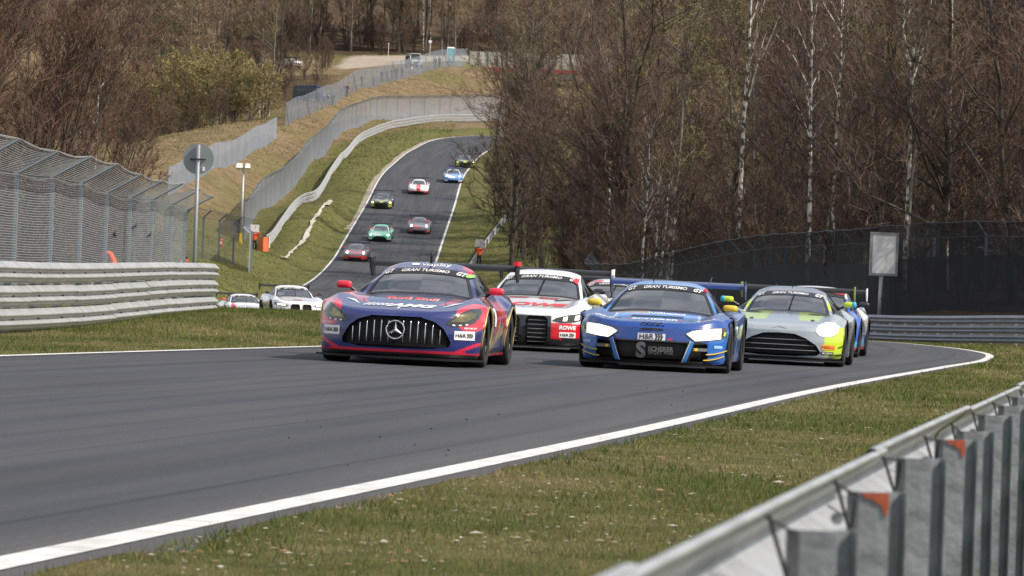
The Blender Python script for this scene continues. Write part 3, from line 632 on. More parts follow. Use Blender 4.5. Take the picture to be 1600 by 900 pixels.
def make_tree(seed, h, r0, limbs=16, crown0=.3, spread=.38, up=.35, twig_w=.022, n2=6, n3=7, n4=3, lean=(0, 0), stems=1, wander=.02, bark=None, twig=None, leaf=None, leaf_n=0, leaf_s=.08, base_spread=.0, ang=.95, tl=.34):
    g = np.random.default_rng(seed); M = 9; tr = []
    for s_ in range(stems):
        z = np.linspace(0, 1, M); a = g.uniform(0, 6.28); hh = h * g.uniform(.8, 1.0) if stems > 1 else h
        bx = base_spread * math.cos(a + s_ * 2.4); by = base_spread * math.sin(a + s_ * 2.4)
        p = np.c_[lean[0] * z ** 1.3 * hh + np.cumsum(g.normal(0, wander * hh / 3, M)) * z + bx * (.15 + z * (.6 if stems > 1 else 0)), lean[1] * z ** 1.3 * hh + np.cumsum(g.normal(0, wander * hh / 3, M)) * z + by * (.15 + z * (.6 if stems > 1 else 0)), z * hh - .3]; tr.append(p)
    tr = np.array(tr); rr = r0 * (1 - .86 * np.linspace(0, 1, M) ** .9); rr[0] *= 1.35; rad = np.tile(rr, (stems, 1)) * g.uniform(.7, 1.0, (stems, 1))
    tv, tf = tubes(tr, rad, 8)
    L1, l1 = children(g, tr, np.full(stems, h), max(3, limbs // stems), crown0, .97, ang, spread, up, M=6, curve=.22)
    t1 = np.linspace(1, .22, 6)[None] * (.30 * r0 * np.clip(l1 / (h * spread), .35, 1.2))[:, None]
    v1, f1 = tubes(L1, t1, 5)
    L2, l2 = children(g, L1, l1, n2, .18, 1.0, .75, .46, up * .6, M=4)
    v2, f2 = tubes(L2, np.linspace(1, .3, 4)[None] * np.full((len(l2), 1), max(.012, r0 * .075)), 3)
    L3, l3 = children(g, L2, l2, n3, .05, 1.0, .75, .50, up * .6, M=4, curve=.30)
    v3, f3 = ribbons(L3, np.full(len(l3), twig_w * 1.3), g)
    L4, l4 = children(g, L3, l3, n4 + 1, .1, 1.0, .75, .60, up * .5, M=3, curve=.25)
    v4, f4 = ribbons(L4, np.full(len(l4), twig_w * .85), g)
    V = []; F = []; o = 0
    for v, f in ((v2, f2), (v3, f3), (v4, f4)): V.append(v); F.append(f + o); o += len(v)
    tm = mesh_data('trunk', np.r_[tv, v1], np.r_[tf, f1 + len(tv)], bark)
    cm = mesh_data('crown', np.concatenate(V), np.concatenate(F), twig, smooth=False)
    lm = None
    if leaf_n:
        src = L4.reshape(-1, 3); c = src[g.integers(0, len(src), leaf_n)] + g.normal(0, .06, (leaf_n, 3)); a = unit(g.normal(size=(leaf_n, 3))); b = unit(np.cross(a, g.normal(size=(leaf_n, 3)))); s_ = (leaf_s * g.uniform(.5, 1.3, leaf_n))[:, None]
        v = np.stack([c - a * s_, c + b * s_ * .45, c + a * s_, c - b * s_ * .45], 1).reshape(-1, 3); k = np.arange(leaf_n)[:, None] * 4
        lm = mesh_data('foliage', v, k + np.array((0, 1, 2, 3)), leaf, smooth=False)
    return tm, cm, lm

def put_tree(name, proto, x, y, s=1.0, rz=0.0, label='', group=None, cat='tree', tilt=0.0, z=None, sz=None):
    o = empty(name, (x, y, hz(x, y) if z is None else z), rz, label=label, cat=cat, group=group); o.scale = (s, s, sz or s); o.rotation_euler = (tilt * math.sin(rz * 3), tilt * math.cos(rz * 5), rz)
    for me, nm in zip(proto, ('trunk', 'crown', 'buds')):
        if me is not None: link(bpy.data.objects.new(nm, me), o)
    return o

def birch_bark():
    m = bpy.data.materials.new('birch_bark'); m.use_nodes = True; n = m.node_tree; b = n.nodes['Principled BSDF']; L = n.links.new; b.inputs['Roughness'].default_value = .8
    t = n.nodes.new('ShaderNodeTexCoord'); mp = n.nodes.new('ShaderNodeMapping'); mp.inputs['Scale'].default_value = (2.5, 2.5, 2.2); L(t.outputs['Object'], mp.inputs[0])
    x = n.nodes.new('ShaderNodeTexNoise'); x.inputs['Scale'].default_value = 1.6; x.inputs['Detail'].default_value = 6; L(mp.outputs[0], x.inputs['Vector'])
    r_ = n.nodes.new('ShaderNodeValToRGB'); e = r_.color_ramp.elements; e[0].position = .45; e[0].color = (.05, .042, .036, 1); e[1].position = .54; e[1].color = (.56, .54, .50, 1); L(x.outputs['Fac'], r_.inputs[0]); L(r_.outputs[0], b.inputs['Base Color']); return m
bark_d = mat('dark_bark', (.045, .036, .030), .9, col2=(.085, .070, .055), nscale=1.5, bump=.6, bscale=8); bark_g = mat('grey_bark', (.13, .115, .095), .9, col2=(.20, .18, .14), nscale=1.2, bump=.5, bscale=8); bark_b = birch_bark()
tw_b = mat('twig_brown', (.105, .070, .052), .9, col2=(.15, .095, .068), nscale=.5); tw_p = mat('twig_purple', (.135, .085, .070), .9, col2=(.18, .12, .09), nscale=.5); tw_d = mat('twig_dark', (.06, .048, .040), .9, col2=(.10, .075, .055), nscale=.5)
tw_r = mat('twig_russet', (.15, .080, .052), .9, col2=(.085, .052, .038), nscale=.8); tw_t = mat('twig_tan', (.30, .22, .14), .9, col2=(.22, .16, .10), nscale=.4); tw_o = mat('twig_olive', (.27, .215, .10), .9, col2=(.20, .165, .075), nscale=.4)
leaf_y = mat('bud_yellow', (.235, .20, .070), .8, col2=(.29, .235, .10), nscale=.5); leaf_g = mat('bud_green', (.10, .105, .04), .8, col2=(.14, .135, .055), nscale=.5); leaf_br = mat('dead_leaf', (.20, .11, .05), .9, col2=(.14, .08, .04), nscale=.7)

bark_p = mat('pale_bark', (.20, .17, .14), .9, col2=(.34, .30, .25), nscale=1.0); tw_t2 = mat('twig_light_brown', (.24, .165, .11), .9, col2=(.17, .12, .08), nscale=.4)  # pale bark and lighter brown twigs for the pale-barked trees
T = {}
for q in range(3):
    T['birch', q] = make_tree(20 + q, 19, .12, limbs=22, crown0=.38, spread=.22, up=.45, n2=6, n3=7, n4=4, bark=bark_b, twig=tw_p, twig_w=.020, wander=.02, ang=.75)
    T['dark', q] = make_tree(30 + q, 17, .22, limbs=28, crown0=.10, spread=.40, up=.30, n2=7, n3=8, n4=4, bark=bark_d, twig=tw_b, twig_w=.024, wander=.07, ang=1.05)
    T['pur', q] = make_tree(40 + q, 20, .19, limbs=28, crown0=.16, spread=.30, up=.45, n2=6, n3=8, n4=4, bark=bark_d, twig=tw_p, twig_w=.024, wander=.05)
    T['pale', q] = make_tree(160 + q, 17, .085, limbs=22, crown0=.30, spread=.26, up=.5, n2=5, n3=7, n4=3, bark=bark_p, twig=tw_t2, twig_w=.018, wander=.07, ang=.8)
    T['tan', q] = make_tree(50 + q, 20, .22, limbs=24, crown0=.10, spread=.32, up=.45, n2=6, n3=7, n4=4, bark=bark_g, twig=tw_t, twig_w=.075)
    T['grn', q] = make_tree(60 + q, 18, .22, limbs=20, crown0=.2, spread=.34, up=.4, n2=6, n3=6, n4=4, bark=bark_g, twig=tw_o, twig_w=.035, leaf=leaf_g, leaf_n=4500, leaf_s=.07)
    T['brush', q] = make_tree(70 + q, 5.5, .05, limbs=28, crown0=.08, spread=.42, up=.4, n2=6, n3=7, n4=4, bark=bark_d, twig=tw_b, twig_w=.020, stems=7, base_spread=1.1, ang=.7)
    T['bud', q] = make_tree(80 + q, 8.4, .07, limbs=56, crown0=.02, spread=.42, up=.22, n2=6, n3=6, n4=3, bark=bark_g, twig=tw_o, twig_w=.042, stems=8, base_spread=2.0, leaf=leaf_y, leaf_n=6500, leaf_s=.11, ang=.95)
    T['under', q] = make_tree(90 + q, 4, .04, limbs=24, crown0=.05, spread=.5, up=.3, n2=5, n3=6, n4=3, bark=bark_d, twig=tw_d, twig_w=.022, stems=6, base_spread=1.0, leaf=leaf_br, leaf_n=900, leaf_s=.05, ang=.8)
wood = 'wood right of the track'
LB = {'birch': 'bare birch with white trunk in the wood right of the track', 'dark': 'bare dark-trunked tree in the wood right of the track', 'pur': 'slender bare tree with reddish twigs in the wood right of the track', 'grn': 'tree with first green buds in the wood right of the track', 'pale': 'thin crooked tree with pale bark in the wood right of the track',
      'brush': 'bare brown brushwood at the edge of the wood right of the track', 'under': 'low dark undergrowth bush among the trees right of the track'}
g = np.random.default_rng(5)
def fence_y(x):      # the wood begins behind the dark fence
    return np.interp(x, [-4, 2, 5, 6.6, 9.6, 12, 14.9, 19, 26, 40], [330, 262, 246, 226, 201, 184, 169, 164, 158, 150])
cnt = 0
for q in range(185):
    y = g.uniform(165, 420); xl = np.interp(y, [165, 200, 240, 300, 340, 400, 420], [16, 10.5, 6.5, 1.2, -1.6, -2.6, -2.4]); xr = .125 * y + 5
    x = xl + 1.6 + (xr - xl) * g.uniform(0, 1) ** 1.1
    if y < fence_y(x) + 2.0: continue
    kind = g.choice(['birch', 'dark', 'pur', 'pale', 'grn'], p=[.03, .38, .25, .24, .10])
    if kind == 'birch' and y > 300: kind = 'pur'
    nm = {'birch': 'birch_tree', 'dark': 'oak_tree', 'pur': 'alder_tree', 'grn': 'budding_tree', 'pale': 'ash_tree'}[kind]
    put_tree(nm, T[kind, int(g.integers(3))], x, y, g.uniform(.72, 1.12), g.uniform(0, 6.28), LB[kind], {'birch': 'birch', 'dark': 'dark', 'pur': 'slender reddish', 'grn': 'budding', 'pale': 'pale-barked'}[kind] + ' trees in the ' + wood, tilt=.10); cnt += 1
for q in range(160):
    y = g.uniform(166, 400); xl = np.interp(y, [165, 200, 240, 300, 340, 352, 420], [16, 10.5, 6.5, 1.5, .2, -2.2, -2.6]); xr = .125 * y + 3
    x = xl + .8 + (xr - xl) * g.uniform(0, 1) ** 1.4
    if y < fence_y(x) + 1.2: continue
    kind = 'brush' if g.random() < .62 else 'under'
    put_tree('brushwood' if kind == 'brush' else 'undergrowth_bush', T[kind, int(g.integers(3))], x, y, g.uniform(.7, 1.45), g.uniform(0, 6.28), LB[kind], ('brushwood in the ' if kind == 'brush' else 'undergrowth in the ') + wood, cat='bush')
# single trees the photograph lets one point at
big = make_tree(101, 15.5, .26, limbs=34, crown0=.14, spread=.42, up=.45, n2=7, n3=8, n4=5, bark=bark_d, twig=tw_d, twig_w=.024, wander=.03, ang=.8)
b = P(800, 400, 322); put_tree('leaning_oak', big, b[0], b[1], 1.0, .6, 'dark bare spreading tree overhanging the hill track at the wood edge', z=hz(b[0], b[1]))
for px, d, hgt, sd, txt in ((1003, 232, 11.5, 111, 'tallest white birch stem of the clump at the left of the dark fence'), (1022, 234, 8.5, 112, 'thin white birch stem second in the clump left of the dark fence'), (1032, 236, 8.0, 113, 'thin white birch stem third in the clump left of the dark fence'), (1048, 233, 7.4, 114, 'rightmost leaning birch stem of the clump left of the dark fence'),
                           (1262, 190, 17, 115, 'white birch trunk rising behind the dark fence left of the board'), (1298, 192, 18, 116, 'second white birch trunk behind the dark fence left of the board'), (1412, 176, 20, 117, 'dark birch with pale patches rising behind the white board'), (1475, 182, 21, 118, 'tall mottled birch right of the white board'), (1150, 215, 22, 119, 'tall birch with white upper trunk above the middle of the dark fence')):
    x = (px - 800) / FPX * d; t = make_tree(sd, hgt, .085 + .0030 * hgt, limbs=18, crown0=.45, spread=.20, up=.5, n2=5, n3=6, n4=3, bark=bark_b, twig=tw_p, twig_w=.016, wander=.022, ang=.7); put_tree('birch_tree', t, x, d, 1.0, 0, txt)
for q in range(16):
    x = g.uniform(-17, -9.4); y = g.uniform(109, 126); put_tree('brushwood', T['brush', q % 3], x, y, g.uniform(.5, .8), q * 1.1, 'low bare brushwood at the foot of the russet bushes behind the left fence', 'brushwood behind the left fence', cat='bush')
# left: wind-swept russet bush behind the catch fence
for q, (x, y, s_) in enumerate(((-15.0, 111, 1.0), (-13.3, 117, 1.0), (-12.1, 122, .72), (-17.2, 122, 1.25), (-14.6, 130, 1.1))):
    t = make_tree(130 + q, 9.5, .06, limbs=64, crown0=.03, spread=.40, up=.5, n2=7, n3=7, n4=2, bark=bark_d, twig=tw_r, twig_w=.015, stems=9, base_spread=1.7, lean=(.22, 0), ang=.5)
    put_tree('russet_bush', t, x, y, s_, .2 * q, ['large leaning russet bush behind the near end of the left fence', 'russet bush behind the middle of the left fence', 'rightmost russet bush past the left fence', 'tall russet bush farthest left behind the fence', 'russet bush behind the others at the left fence'][q], 'russet bushes behind the left fence', cat='bush')
t = make_tree(141, 9, .10, limbs=12, crown0=.5, spread=.2, up=.5, bark=bark_b, twig=tw_r, n2=4, n3=5, n4=3, wander=.012); b = P(150, 240, 140); put_tree('birch_tree', t, b[0], b[1], 1, 1, 'thin pale birch behind the left catch fence')
# budding yellow-green shrubs on the meadow's edge
SH = [(232, 215, 540, 1.0), (262, 216, 530, 1.15), (298, 217, 525, 1.2), (335, 217, 520, 1.1), (365, 214, 512, .95), (392, 207, 508, .9), (412, 200, 512, .8), (200, 208, 575, 1.0), (320, 190, 575, 1.2), (280, 185, 590, 1.2), (345, 190, 560, 1.1)]
for q, (px, py, d, s_) in enumerate(SH):
    b = P(px, py, d); put_tree('budding_shrub', T['bud', q % 3], b[0], b[1], s_, q * 1.3, 'yellow-green budding shrub at the edge of the meadow on the left hill', 'budding shrubs above the meadow', cat='shrub')
for q in range(34):
    b = P(g.uniform(190, 440), g.uniform(196, 216), g.uniform(500, 560)); put_tree('brushwood', T[('brush', 'under', 'brush')[q % 3], q % 3], b[0], b[1], g.uniform(.6, 1.25), q * 1.7, 'low bare scrub around the yellow-green shrubs on the left hill', 'scrub around the budding shrubs', cat='bush')
for q, (px, d) in enumerate(((395, 520), (401, 522), (410, 521))):
    t = make_tree(150 + q, 9 - q, .085, limbs=12, crown0=.4, spread=.25, up=.5, n2=4, n3=5, n4=2, bark=bark_b, twig=tw_t, twig_w=.03, lean=((.02, 0), (.05, 0), (.22, 0))[q]); x = (px - 800) / FPX * d
    put_tree('birch_tree', t, x, d, 1, 0, ['left upright white birch above the crest fence', 'middle white birch above the crest fence', 'right leaning white birch above the crest fence'][q])
# hillside wood behind everything
g = np.random.default_rng(8)
for q in range(250):
    if q < 110: y = g.uniform(712, 760); x = g.uniform(-75, 50)
    elif q < 190: y = g.uniform(760, 900); x = g.uniform(-115, 115)
    elif q < 230: y = g.uniform(590, 705); x = g.uniform(-95, -33)
    else: y = g.uniform(640, 720); x = g.uniform(-2, 75)
    if q >= 190 and q < 230 and x > -36 - (y - 585) * .03 and y > 640: x -= 8
    kind = g.choice(['tan', 'grn', 'pur', 'birch'], p=[.52, .16, .24, .08]); nm = {'tan': 'hazel_tree', 'grn': 'budding_tree', 'pur': 'alder_tree', 'birch': 'birch_tree'}[kind]
    put_tree(nm, T[kind, int(g.integers(3))], x, y, g.uniform(.8, 1.25), g.uniform(0, 6.28), {'tan': 'bare tan tree in the hillside wood at the top', 'grn': 'faintly green tree in the hillside wood at the top', 'pur': 'reddish bare tree in the hillside wood at the top', 'birch': 'pale birch in the hillside wood at the top'}[kind], {'tan': 'tan', 'grn': 'green', 'pur': 'reddish', 'birch': 'birch'}[kind] + ' trees of the hillside wood', tilt=.04)
for q in range(150):
    if q < 80: y = g.uniform(707, 726); x = g.uniform(-75, 40); s_ = g.uniform(.9, 1.7)
    elif q < 112: y = g.uniform(560, 650); x = g.uniform(-70, -33 - (y - 560) * .02); s_ = g.uniform(.8, 1.5)
    else: y = g.uniform(600, 690); x = g.uniform(-48, -29); s_ = g.uniform(.5, 1.0)
    put_tree('brushwood', T['brush', int(g.integers(3))], x, y, s_, g.uniform(0, 6.28), 'bare brushwood below the hillside wood at the top left', 'brushwood of the hillside wood', cat='bush')

# --- grass: blades nobody could count
def blades(x, y, h, wd, col, g):
    n = len(x); z = H(x, y) - .01; a = g.uniform(0, 2 * np.pi, n); ln = g.uniform(.15, .9, n) * h; b = g.uniform(0, 2 * np.pi, n)
    dx = np.cos(a) * wd * .5; dy = np.sin(a) * wd * .5; base = np.c_[x, y, z]
    v = np.stack([base + np.c_[-dx, -dy, 0 * z], base + np.c_[dx, dy, 0 * z], base + np.c_[np.cos(b) * ln, np.sin(b) * ln, h]], 1).reshape(-1, 3)
    return v, np.arange(n * 3).reshape(-1, 3), np.repeat(col, 3, 0)
grass_m = mat('grass_blade', rough=.85, attr='Col', spec=.15)
_n = grass_m.node_tree; _t = _n.nodes.new('ShaderNodeBsdfTranslucent'); _m = _n.nodes.new('ShaderNodeMixShader'); _m.inputs[0].default_value = .35; _a = [x for x in _n.nodes if x.type == 'ATTRIBUTE'][0]
_n.links.new(_a.outputs['Color'], _t.inputs['Color']); _n.links.new(_n.nodes['Principled BSDF'].outputs[0], _m.inputs[1]); _n.links.new(_t.outputs[0], _m.inputs[2]); _n.links.new(_m.outputs[0], [x for x in _n.nodes if x.type == 'OUTPUT_MATERIAL'][0].inputs['Surface'])
def grass(name, label, areas, seed):
    g = np.random.default_rng(seed); V = []; F = []; Cc = []; o = 0
    for (x0, x1, y0, y1, dens, hh, wd, keep) in areas:
        n = int((x1 - x0) * (y1 - y0) * dens); x = g.uniform(x0, x1, n); y = g.uniform(y0, y1, n); u = road_uv(x, y); ok = (np.abs(u) > HW + .02) & keep(x, y, u); x = x[ok]; y = y[ok]; u = u[ok]; n = len(x)
        if not n: continue
        pt = np.clip(.5 + .55 * vnoise(x * .9, y * .5, 31) + .35 * vnoise(x * 3.1, y * 2.1, 32) + g.normal(0, .22, n), 0, 1)
        gr = np.array((.078, .125, .026)); ol = np.array((.150, .160, .050)); sw = np.array((.36, .285, .145)); br = np.array((.17, .115, .06))
        pt = np.clip(pt + np.where((y > 330) & (u < -HW - 6), .42, 0.0), 0, 1)
        c = np.where(pt[:, None] < .55, gr + (ol - gr) * (pt[:, None] / .55), ol + (sw - ol) * ((pt[:, None] - .55) / .45)); rb = g.random(n) < .13; c[rb] = br; c *= g.uniform(.7, 1.3, (n, 1))
        v, f, c = blades(x, y, hh * g.uniform(.5, 1.35, n) * (1.1 - .5 * pt), wd * g.uniform(.6, 1.4, n), c, g); V.append(v); F.append(f + o); Cc.append(c); o += len(v)
    ob = obj(name, np.concatenate(V), np.concatenate(F), grass_m, smooth=False, colors=np.concatenate(Cc)); tag(ob, label, 'grass', kind='stuff')
rv = lambda x, y, u: (u > HW) & (x < .125 * y + 1.0) & (x > -.125 * y - .5)
grass('grass', 'short grass of the verge in the right foreground', [(-2.5, 3, 9, 15, 2300, .036, .0042, rv), (-2, 5, 15, 24, 1100, .042, .006, rv), (-1, 7, 24, 40, 430, .045, .010, rv), (1, 10, 40, 70, 150, .055, .016, rv), (5, 14, 70, 128, 60, .07, .03, rv)], 41)
grass('grass', 'grass of the bank between the left guardrail and the track', [(-9, 0, 42, 62, 220, .05, .011, lambda x, y, u: (u < -HW)), (-9, 4, 62, 100, 190, .07, .014, lambda x, y, u: (u < -HW) & (x > -8.6)), (-9, 8, 100, 125, 60, .08, .03, lambda x, y, u: (u < -HW))], 42)
grass('grass', 'rough dry grass on the banks of the left hill', [(-48, -13, 255, 420, 8, .13, .055, lambda x, y, u: u < -HW - .3), (-48, -8, 420, 640, 5, .22, .09, lambda x, y, u: u < -HW - .5), (-6, 2, 300, 400, 10, .12, .055, lambda x, y, u: u > HW + .2), (-30, 10, 125, 255, 9, .09, .045, lambda x, y, u: np.abs(u) > HW + .2)], 43)
# --- pale chips, clods and dead leaves strewn over the verge
def chips(name, label, n, col_list, area, size, seed):
    g = np.random.default_rng(seed); x = g.uniform(area[0], area[1], n); y = area[2] + (area[3] - area[2]) * g.random(n) ** 1.5; u = road_uv(x, y); cl = vnoise(x * 1.4, y * .8, 51) + .6 * vnoise(x * .5, y * .25, 52)
    ok = (u > HW + .1) & (u < HW + 3.3) & (x > -.13 * y) & (cl + g.normal(0, .35, n) > .15); x = x[ok]; y = y[ok]; n = len(x); s_ = size * g.lognormal(0, .45, n)[:, None]; z = H(x, y) + .012
    base = np.array([(-1, -.6, 0), (.9, -.8, 0), (1.1, .5, 0), (-.3, .9, 0), (0, 0, .75)]); v = base[None] * (1 + g.normal(0, .28, (n, 5, 3))) * s_[:, None] * np.array((1, 1, .38)); a = g.uniform(0, 6.28, n); ca, sa = np.cos(a)[:, None], np.sin(a)[:, None]
    v = np.stack([v[..., 0] * ca - v[..., 1] * sa, v[..., 0] * sa + v[..., 1] * ca, v[..., 2]], -1) + np.c_[x, y, z][:, None]
    f = (np.arange(n)[:, None, None] * 5 + np.array([(0, 1, 4), (1, 2, 4), (2, 3, 4), (3, 0, 4)])[None]).reshape(-1, 3); c = np.array(col_list)[g.integers(0, len(col_list), n)] * g.uniform(.7, 1.2, (n, 1))
    tag(obj(name, v.reshape(-1, 3), f, mat('chip', rough=.8, attr='Col'), smooth=False, colors=np.repeat(c, 5, 0)), label, name.replace('_', ' '), kind='stuff')
chips('wood_chips', 'pale chips and torn scraps strewn over the foreground verge', 12000, [(.36, .32, .27), (.30, .25, .19), (.46, .43, .38), (.22, .17, .12), (.27, .22, .16)], (-3, 5, 8, 42), .0072, 61)
chips('dead_leaves', 'brown dead leaves and clods on the foreground verge', 5200, [(.20, .09, .045), (.12, .07, .04), (.28, .15, .08)], (-3, 6, 8, 50), .009, 62)
def rubber():
    g = np.random.default_rng(63); n = 26; u = HW - .35 - np.abs(g.normal(0, .8, n)); Y = 12 + 45 * g.random(n) ** 1.3; pos = np.array([off(a, b) for a, b in zip(Y, u)]); pos[:, 1] += g.uniform(-.5, .5, n); m = MB()
    for (x, y) in pos:
        s_ = .0032 * g.lognormal(0, .5); m.box((x, y, float(road_z(x, y)) + .006), (s_ * 2.2, s_ * 3, .008), rz=g.uniform(0, 3), taper=.7)
    tag(m.build('rubber_crumbs', mat('rubber', (.012, .012, .012), .9)), 'black rubber crumbs along the near edge of the track', 'rubber crumbs', kind='stuff')
rubber()
# ------------------------------------------------------------------ racing cars
def paint_mat(name, rough=.26, coat=1.0):
    return mat(name, rough=rough, coat=coat, attr='Col', noise=.10, nscale=7.0)
car_paint = paint_mat('car_paint'); blk = mat('black_plastic', (.008, .008, .009), .6, spec=.25); carbon = mat('carbon', (.010, .010, .011), .45, spec=.35); tyre_m = mat('tyre', (.018, .018, .019), .85, noise=.4, nscale=9)
rim_m = mat('rim_dark', (.035, .035, .038), .35, .6); rim_s = mat('rim_silver', (.35, .35, .36), .3, .8); chrome = mat('chrome', (.75, .76, .78), .15, 1.0); dwhite = mat('decal_white', (.80, .80, .80), .5); dblack = mat('decal_black', (.012, .012, .014), .5)
dred = mat('decal_red', (.62, .035, .05), .45); dgrey = mat('decal_grey', (.16, .16, .17), .5); dblue = mat('decal_blue', (.03, .12, .42), .45); dsky = mat('decal_sky', (.30, .52, .80), .45); dyel = mat('decal_yellow', (.80, .55, .03), .45); dora = mat('decal_orange', (.85, .32, .03), .45); dgrn = mat('decal_green', (.25, .60, .12), .5); dgold = mat('decal_gold', (.48, .38, .16), .4, .4)
glass = glass_mat('windscreen_glass', (.20, .22, .25), .06, 5.5); side_glass = glass_mat('side_glass', (.16, .17, .19), .04, 1.6); lens_dark = mat('headlamp_glass', (.035, .036, .030), .08, coat=1.0); lens_amber = mat('headlamp_reflector', (.30, .27, .12), .15, .9, coat=1.0, noise=.7, nscale=14)
lamp_hot = mat('lamp_bright', (1, 1, 1), .3, emit=(1, .98, .90), estr=3.2); lamp_glow = mat('lamp_halo', (.9, .9, .8), .2, coat=1.0, emit=(1, .92, .66), estr=.45); lamp_warm = mat('lamp_warm', (1, 1, .8), .3, emit=(1, .93, .66), estr=1.4); lamp_far = mat('lamp_far', (1, 1, .9), .3, emit=(1, .97, .85), estr=3.5); lamp_yel = mat('lamp_yellow', (1, 1, .4), .3, emit=(.95, 1, .25), estr=2.2)
YF, YR, WR, AR = -1.38, 1.27, .345, .385

def inside(poly, pts):
    x, y = pts[:, 0], pts[:, 1]; r_ = np.zeros(len(pts), bool); n = len(poly)
    for k in range(n):
        (x0, y0), (x1, y1) = poly[k], poly[(k + 1) % n]
        c = ((y0 > y) != (y1 > y)); r_ ^= c & (x < (x1 - x0) * (y - y0) / ((y1 - y0) if y1 != y0 else 1e-9) + x0)
    return r_

def lid_rows(s):
    ny, nz = s['ny'], s['nz']; h2, h3, h4 = s['h']; c2, c3, c4 = s['c']; cy, cz = s['cowl']; ty, tz = s['top']; py, pz = s['peak']; rh = s['rh']; bz = s['belt']; sh = s.get('sh', .74); W = s.get('w', 1.0); rd = s.get('round', 1.0)
    y4 = (-1.35 + cy) / 2; my = (cy + ty) / 2; mz = (cz + tz) / 2 + .025; ry, rz = s.get('deck', (1.75, 1.0)); tly, tlz = s.get('tail', (2.2, .92)); x2 = s.get('x2', .68); hx = s.get('hx', .60)
    rows = [[(0, ny, nz), (.36, ny + .03 * rd, nz), (.64, ny + .13 * rd, nz + .01), (.84, ny + .30 * rd, nz + .02), (.955, ny + .50, nz + .03)],
            [(0, ny + .10, nz + .07), (.36, ny + .12, nz + .07), (.63, ny + .20, nz + .085), (.83, ny + .38, nz + .12), (.985, ny + .66, nz + .06)],
            [(0, -1.80, h2), (.34, -1.78, h2), (hx, -1.72, h2 + .005), (.81, -1.64, c2), (1.0, -1.54, sh)],
            [(0, -1.35, h3), (.34, -1.35, h3 - .005), (hx, -1.35, h3 - .01), (.81, -1.35, c3), (1.0, -1.33, sh + .01)],
            [(0, y4, h4), (.36, y4, h4 - .01), (.64, y4, h4 - .02), (.82, y4, c4), (.99, y4 - .02, .71)],
            [(0, cy, cz), (.36, cy + .04, cz - .005), (x2, cy + .20, cz - .035), (.835, cy + .10, bz), (.975, cy + .05, .69)],
            [(0, my, mz), (.35, my + .04, mz - .015), (x2 * .45 + rh * .55 + .03, my + .15, mz - .055), (.815, my + .08, bz + .005), (.965, my, .69)],
            [(0, ty, tz), (.33, ty + .03, tz - .015), (rh + .03, ty + .10, tz - .065), (.80, ty + .06, bz + .01), (.96, ty, .69)],
            [(0, ty + .2, tz * .35 + pz * .65), (.32, ty + .22, tz * .35 + pz * .65 - .015), (rh + .01, ty + .26, tz * .35 + pz * .65 - .065), (.80, ty + .22, bz + .015), (.962, ty + .2, .70)],
            [(0, py, pz), (.31, py, pz - .015), (rh, py, pz - .07), (.80, py, bz + .02), (.97, py, .71)],
            [(0, 1.2, pz * .62 + rz * .38), (.30, 1.2, pz * .62 + rz * .38 - .015), (rh - .04, 1.2, pz * .6 + rz * .4 - .08), (.81, 1.15, bz + .05), (1.0, 1.16, .78)],
            [(0, ry, rz), (.30, ry, rz - .01), (rh - .02, ry - .04, rz - .05), (.81, ry - .12, bz + .04), (1.005, ry - .2, .77)],
            [(0, tly, tlz), (.35, tly, tlz - .01), (.64, tly - .04, tlz - .015), (.84, tly - .12, tlz - .04), (.97, tly - .24, .74)]]
    a = np.array(rows, float); a[..., 0] *= W; return a

def fine(a, res):
    "interpolate the control rows; returns the grid and the control index of every row / column"
    K, L, _ = a.shape
    dk = np.linalg.norm(np.diff(a, axis=0), axis=2).max(1); dl = np.linalg.norm(np.diff(a, axis=1), axis=2).max(0); dl = np.minimum(dl, .45)
    kk = np.concatenate([[0]] + [k + np.arange(1, n + 1) / n for k, n in enumerate(np.maximum(2, np.ceil(dk / res).astype(int)))]); ll = np.concatenate([[0]] + [l + np.arange(1, n + 1) / n for l, n in enumerate(np.maximum(2, np.ceil(dl / res).astype(int)))])
    g_ = pchip(np.arange(K), a, kk); g_ = pchip(np.arange(L), g_.transpose(1, 0, 2), ll).transpose(1, 0, 2); return g_, kk, ll

def ellipsoid(c, r_, e=.8, n=14, m=8, flat=None):
    v = []; f = []; sg = lambda t, p_: math.copysign(abs(t) ** p_, t)
    for i in range(m + 1):
        a = -math.pi / 2 + math.pi * i / m
        for j in range(n):
            b = 2 * math.pi * j / n; v.append((c[0] + r_[0] * sg(math.cos(a), e) * sg(math.cos(b), e), c[1] + r_[1] * sg(math.cos(a), e) * sg(math.sin(b), e), c[2] + r_[2] * sg(math.sin(a), e)))
    for i in range(m):
        for j in range(n): f.append((i * n + j, i * n + (j + 1) % n, (i + 1) * n + (j + 1) % n, (i + 1) * n + j))
    return v, f

TEXTS = {}
def text2d(s_, bold=.0, shear=0.0):
    if (s_, bold, shear) in TEXTS: return TEXTS[s_, bold, shear]
    c = bpy.data.curves.new('lettering', 'FONT'); c.body = s_; c.align_x = 'CENTER'; c.align_y = 'CENTER'; c.offset = bold; c.shear = shear; c.resolution_u = 3
    o = bpy.data.objects.new('lettering', c); COL.objects.link(o); bpy.context.view_layer.update(); me = o.evaluated_get(bpy.context.evaluated_depsgraph_get()).to_mesh()
    v = np.array([q.co[:2] for q in me.vertices]); f = [list(q.vertices) for q in me.polygons]
    bpy.data.objects.remove(o); bpy.data.curves.remove(c)
    lo, hi = v.min(0), v.max(0); v = (v - (lo + hi) / 2); TEXTS[s_, bold, shear] = (v / (hi[0] - lo[0]), (hi[1] - lo[1]) / (hi[0] - lo[0]), f); return TEXTS[s_, bold, shear]

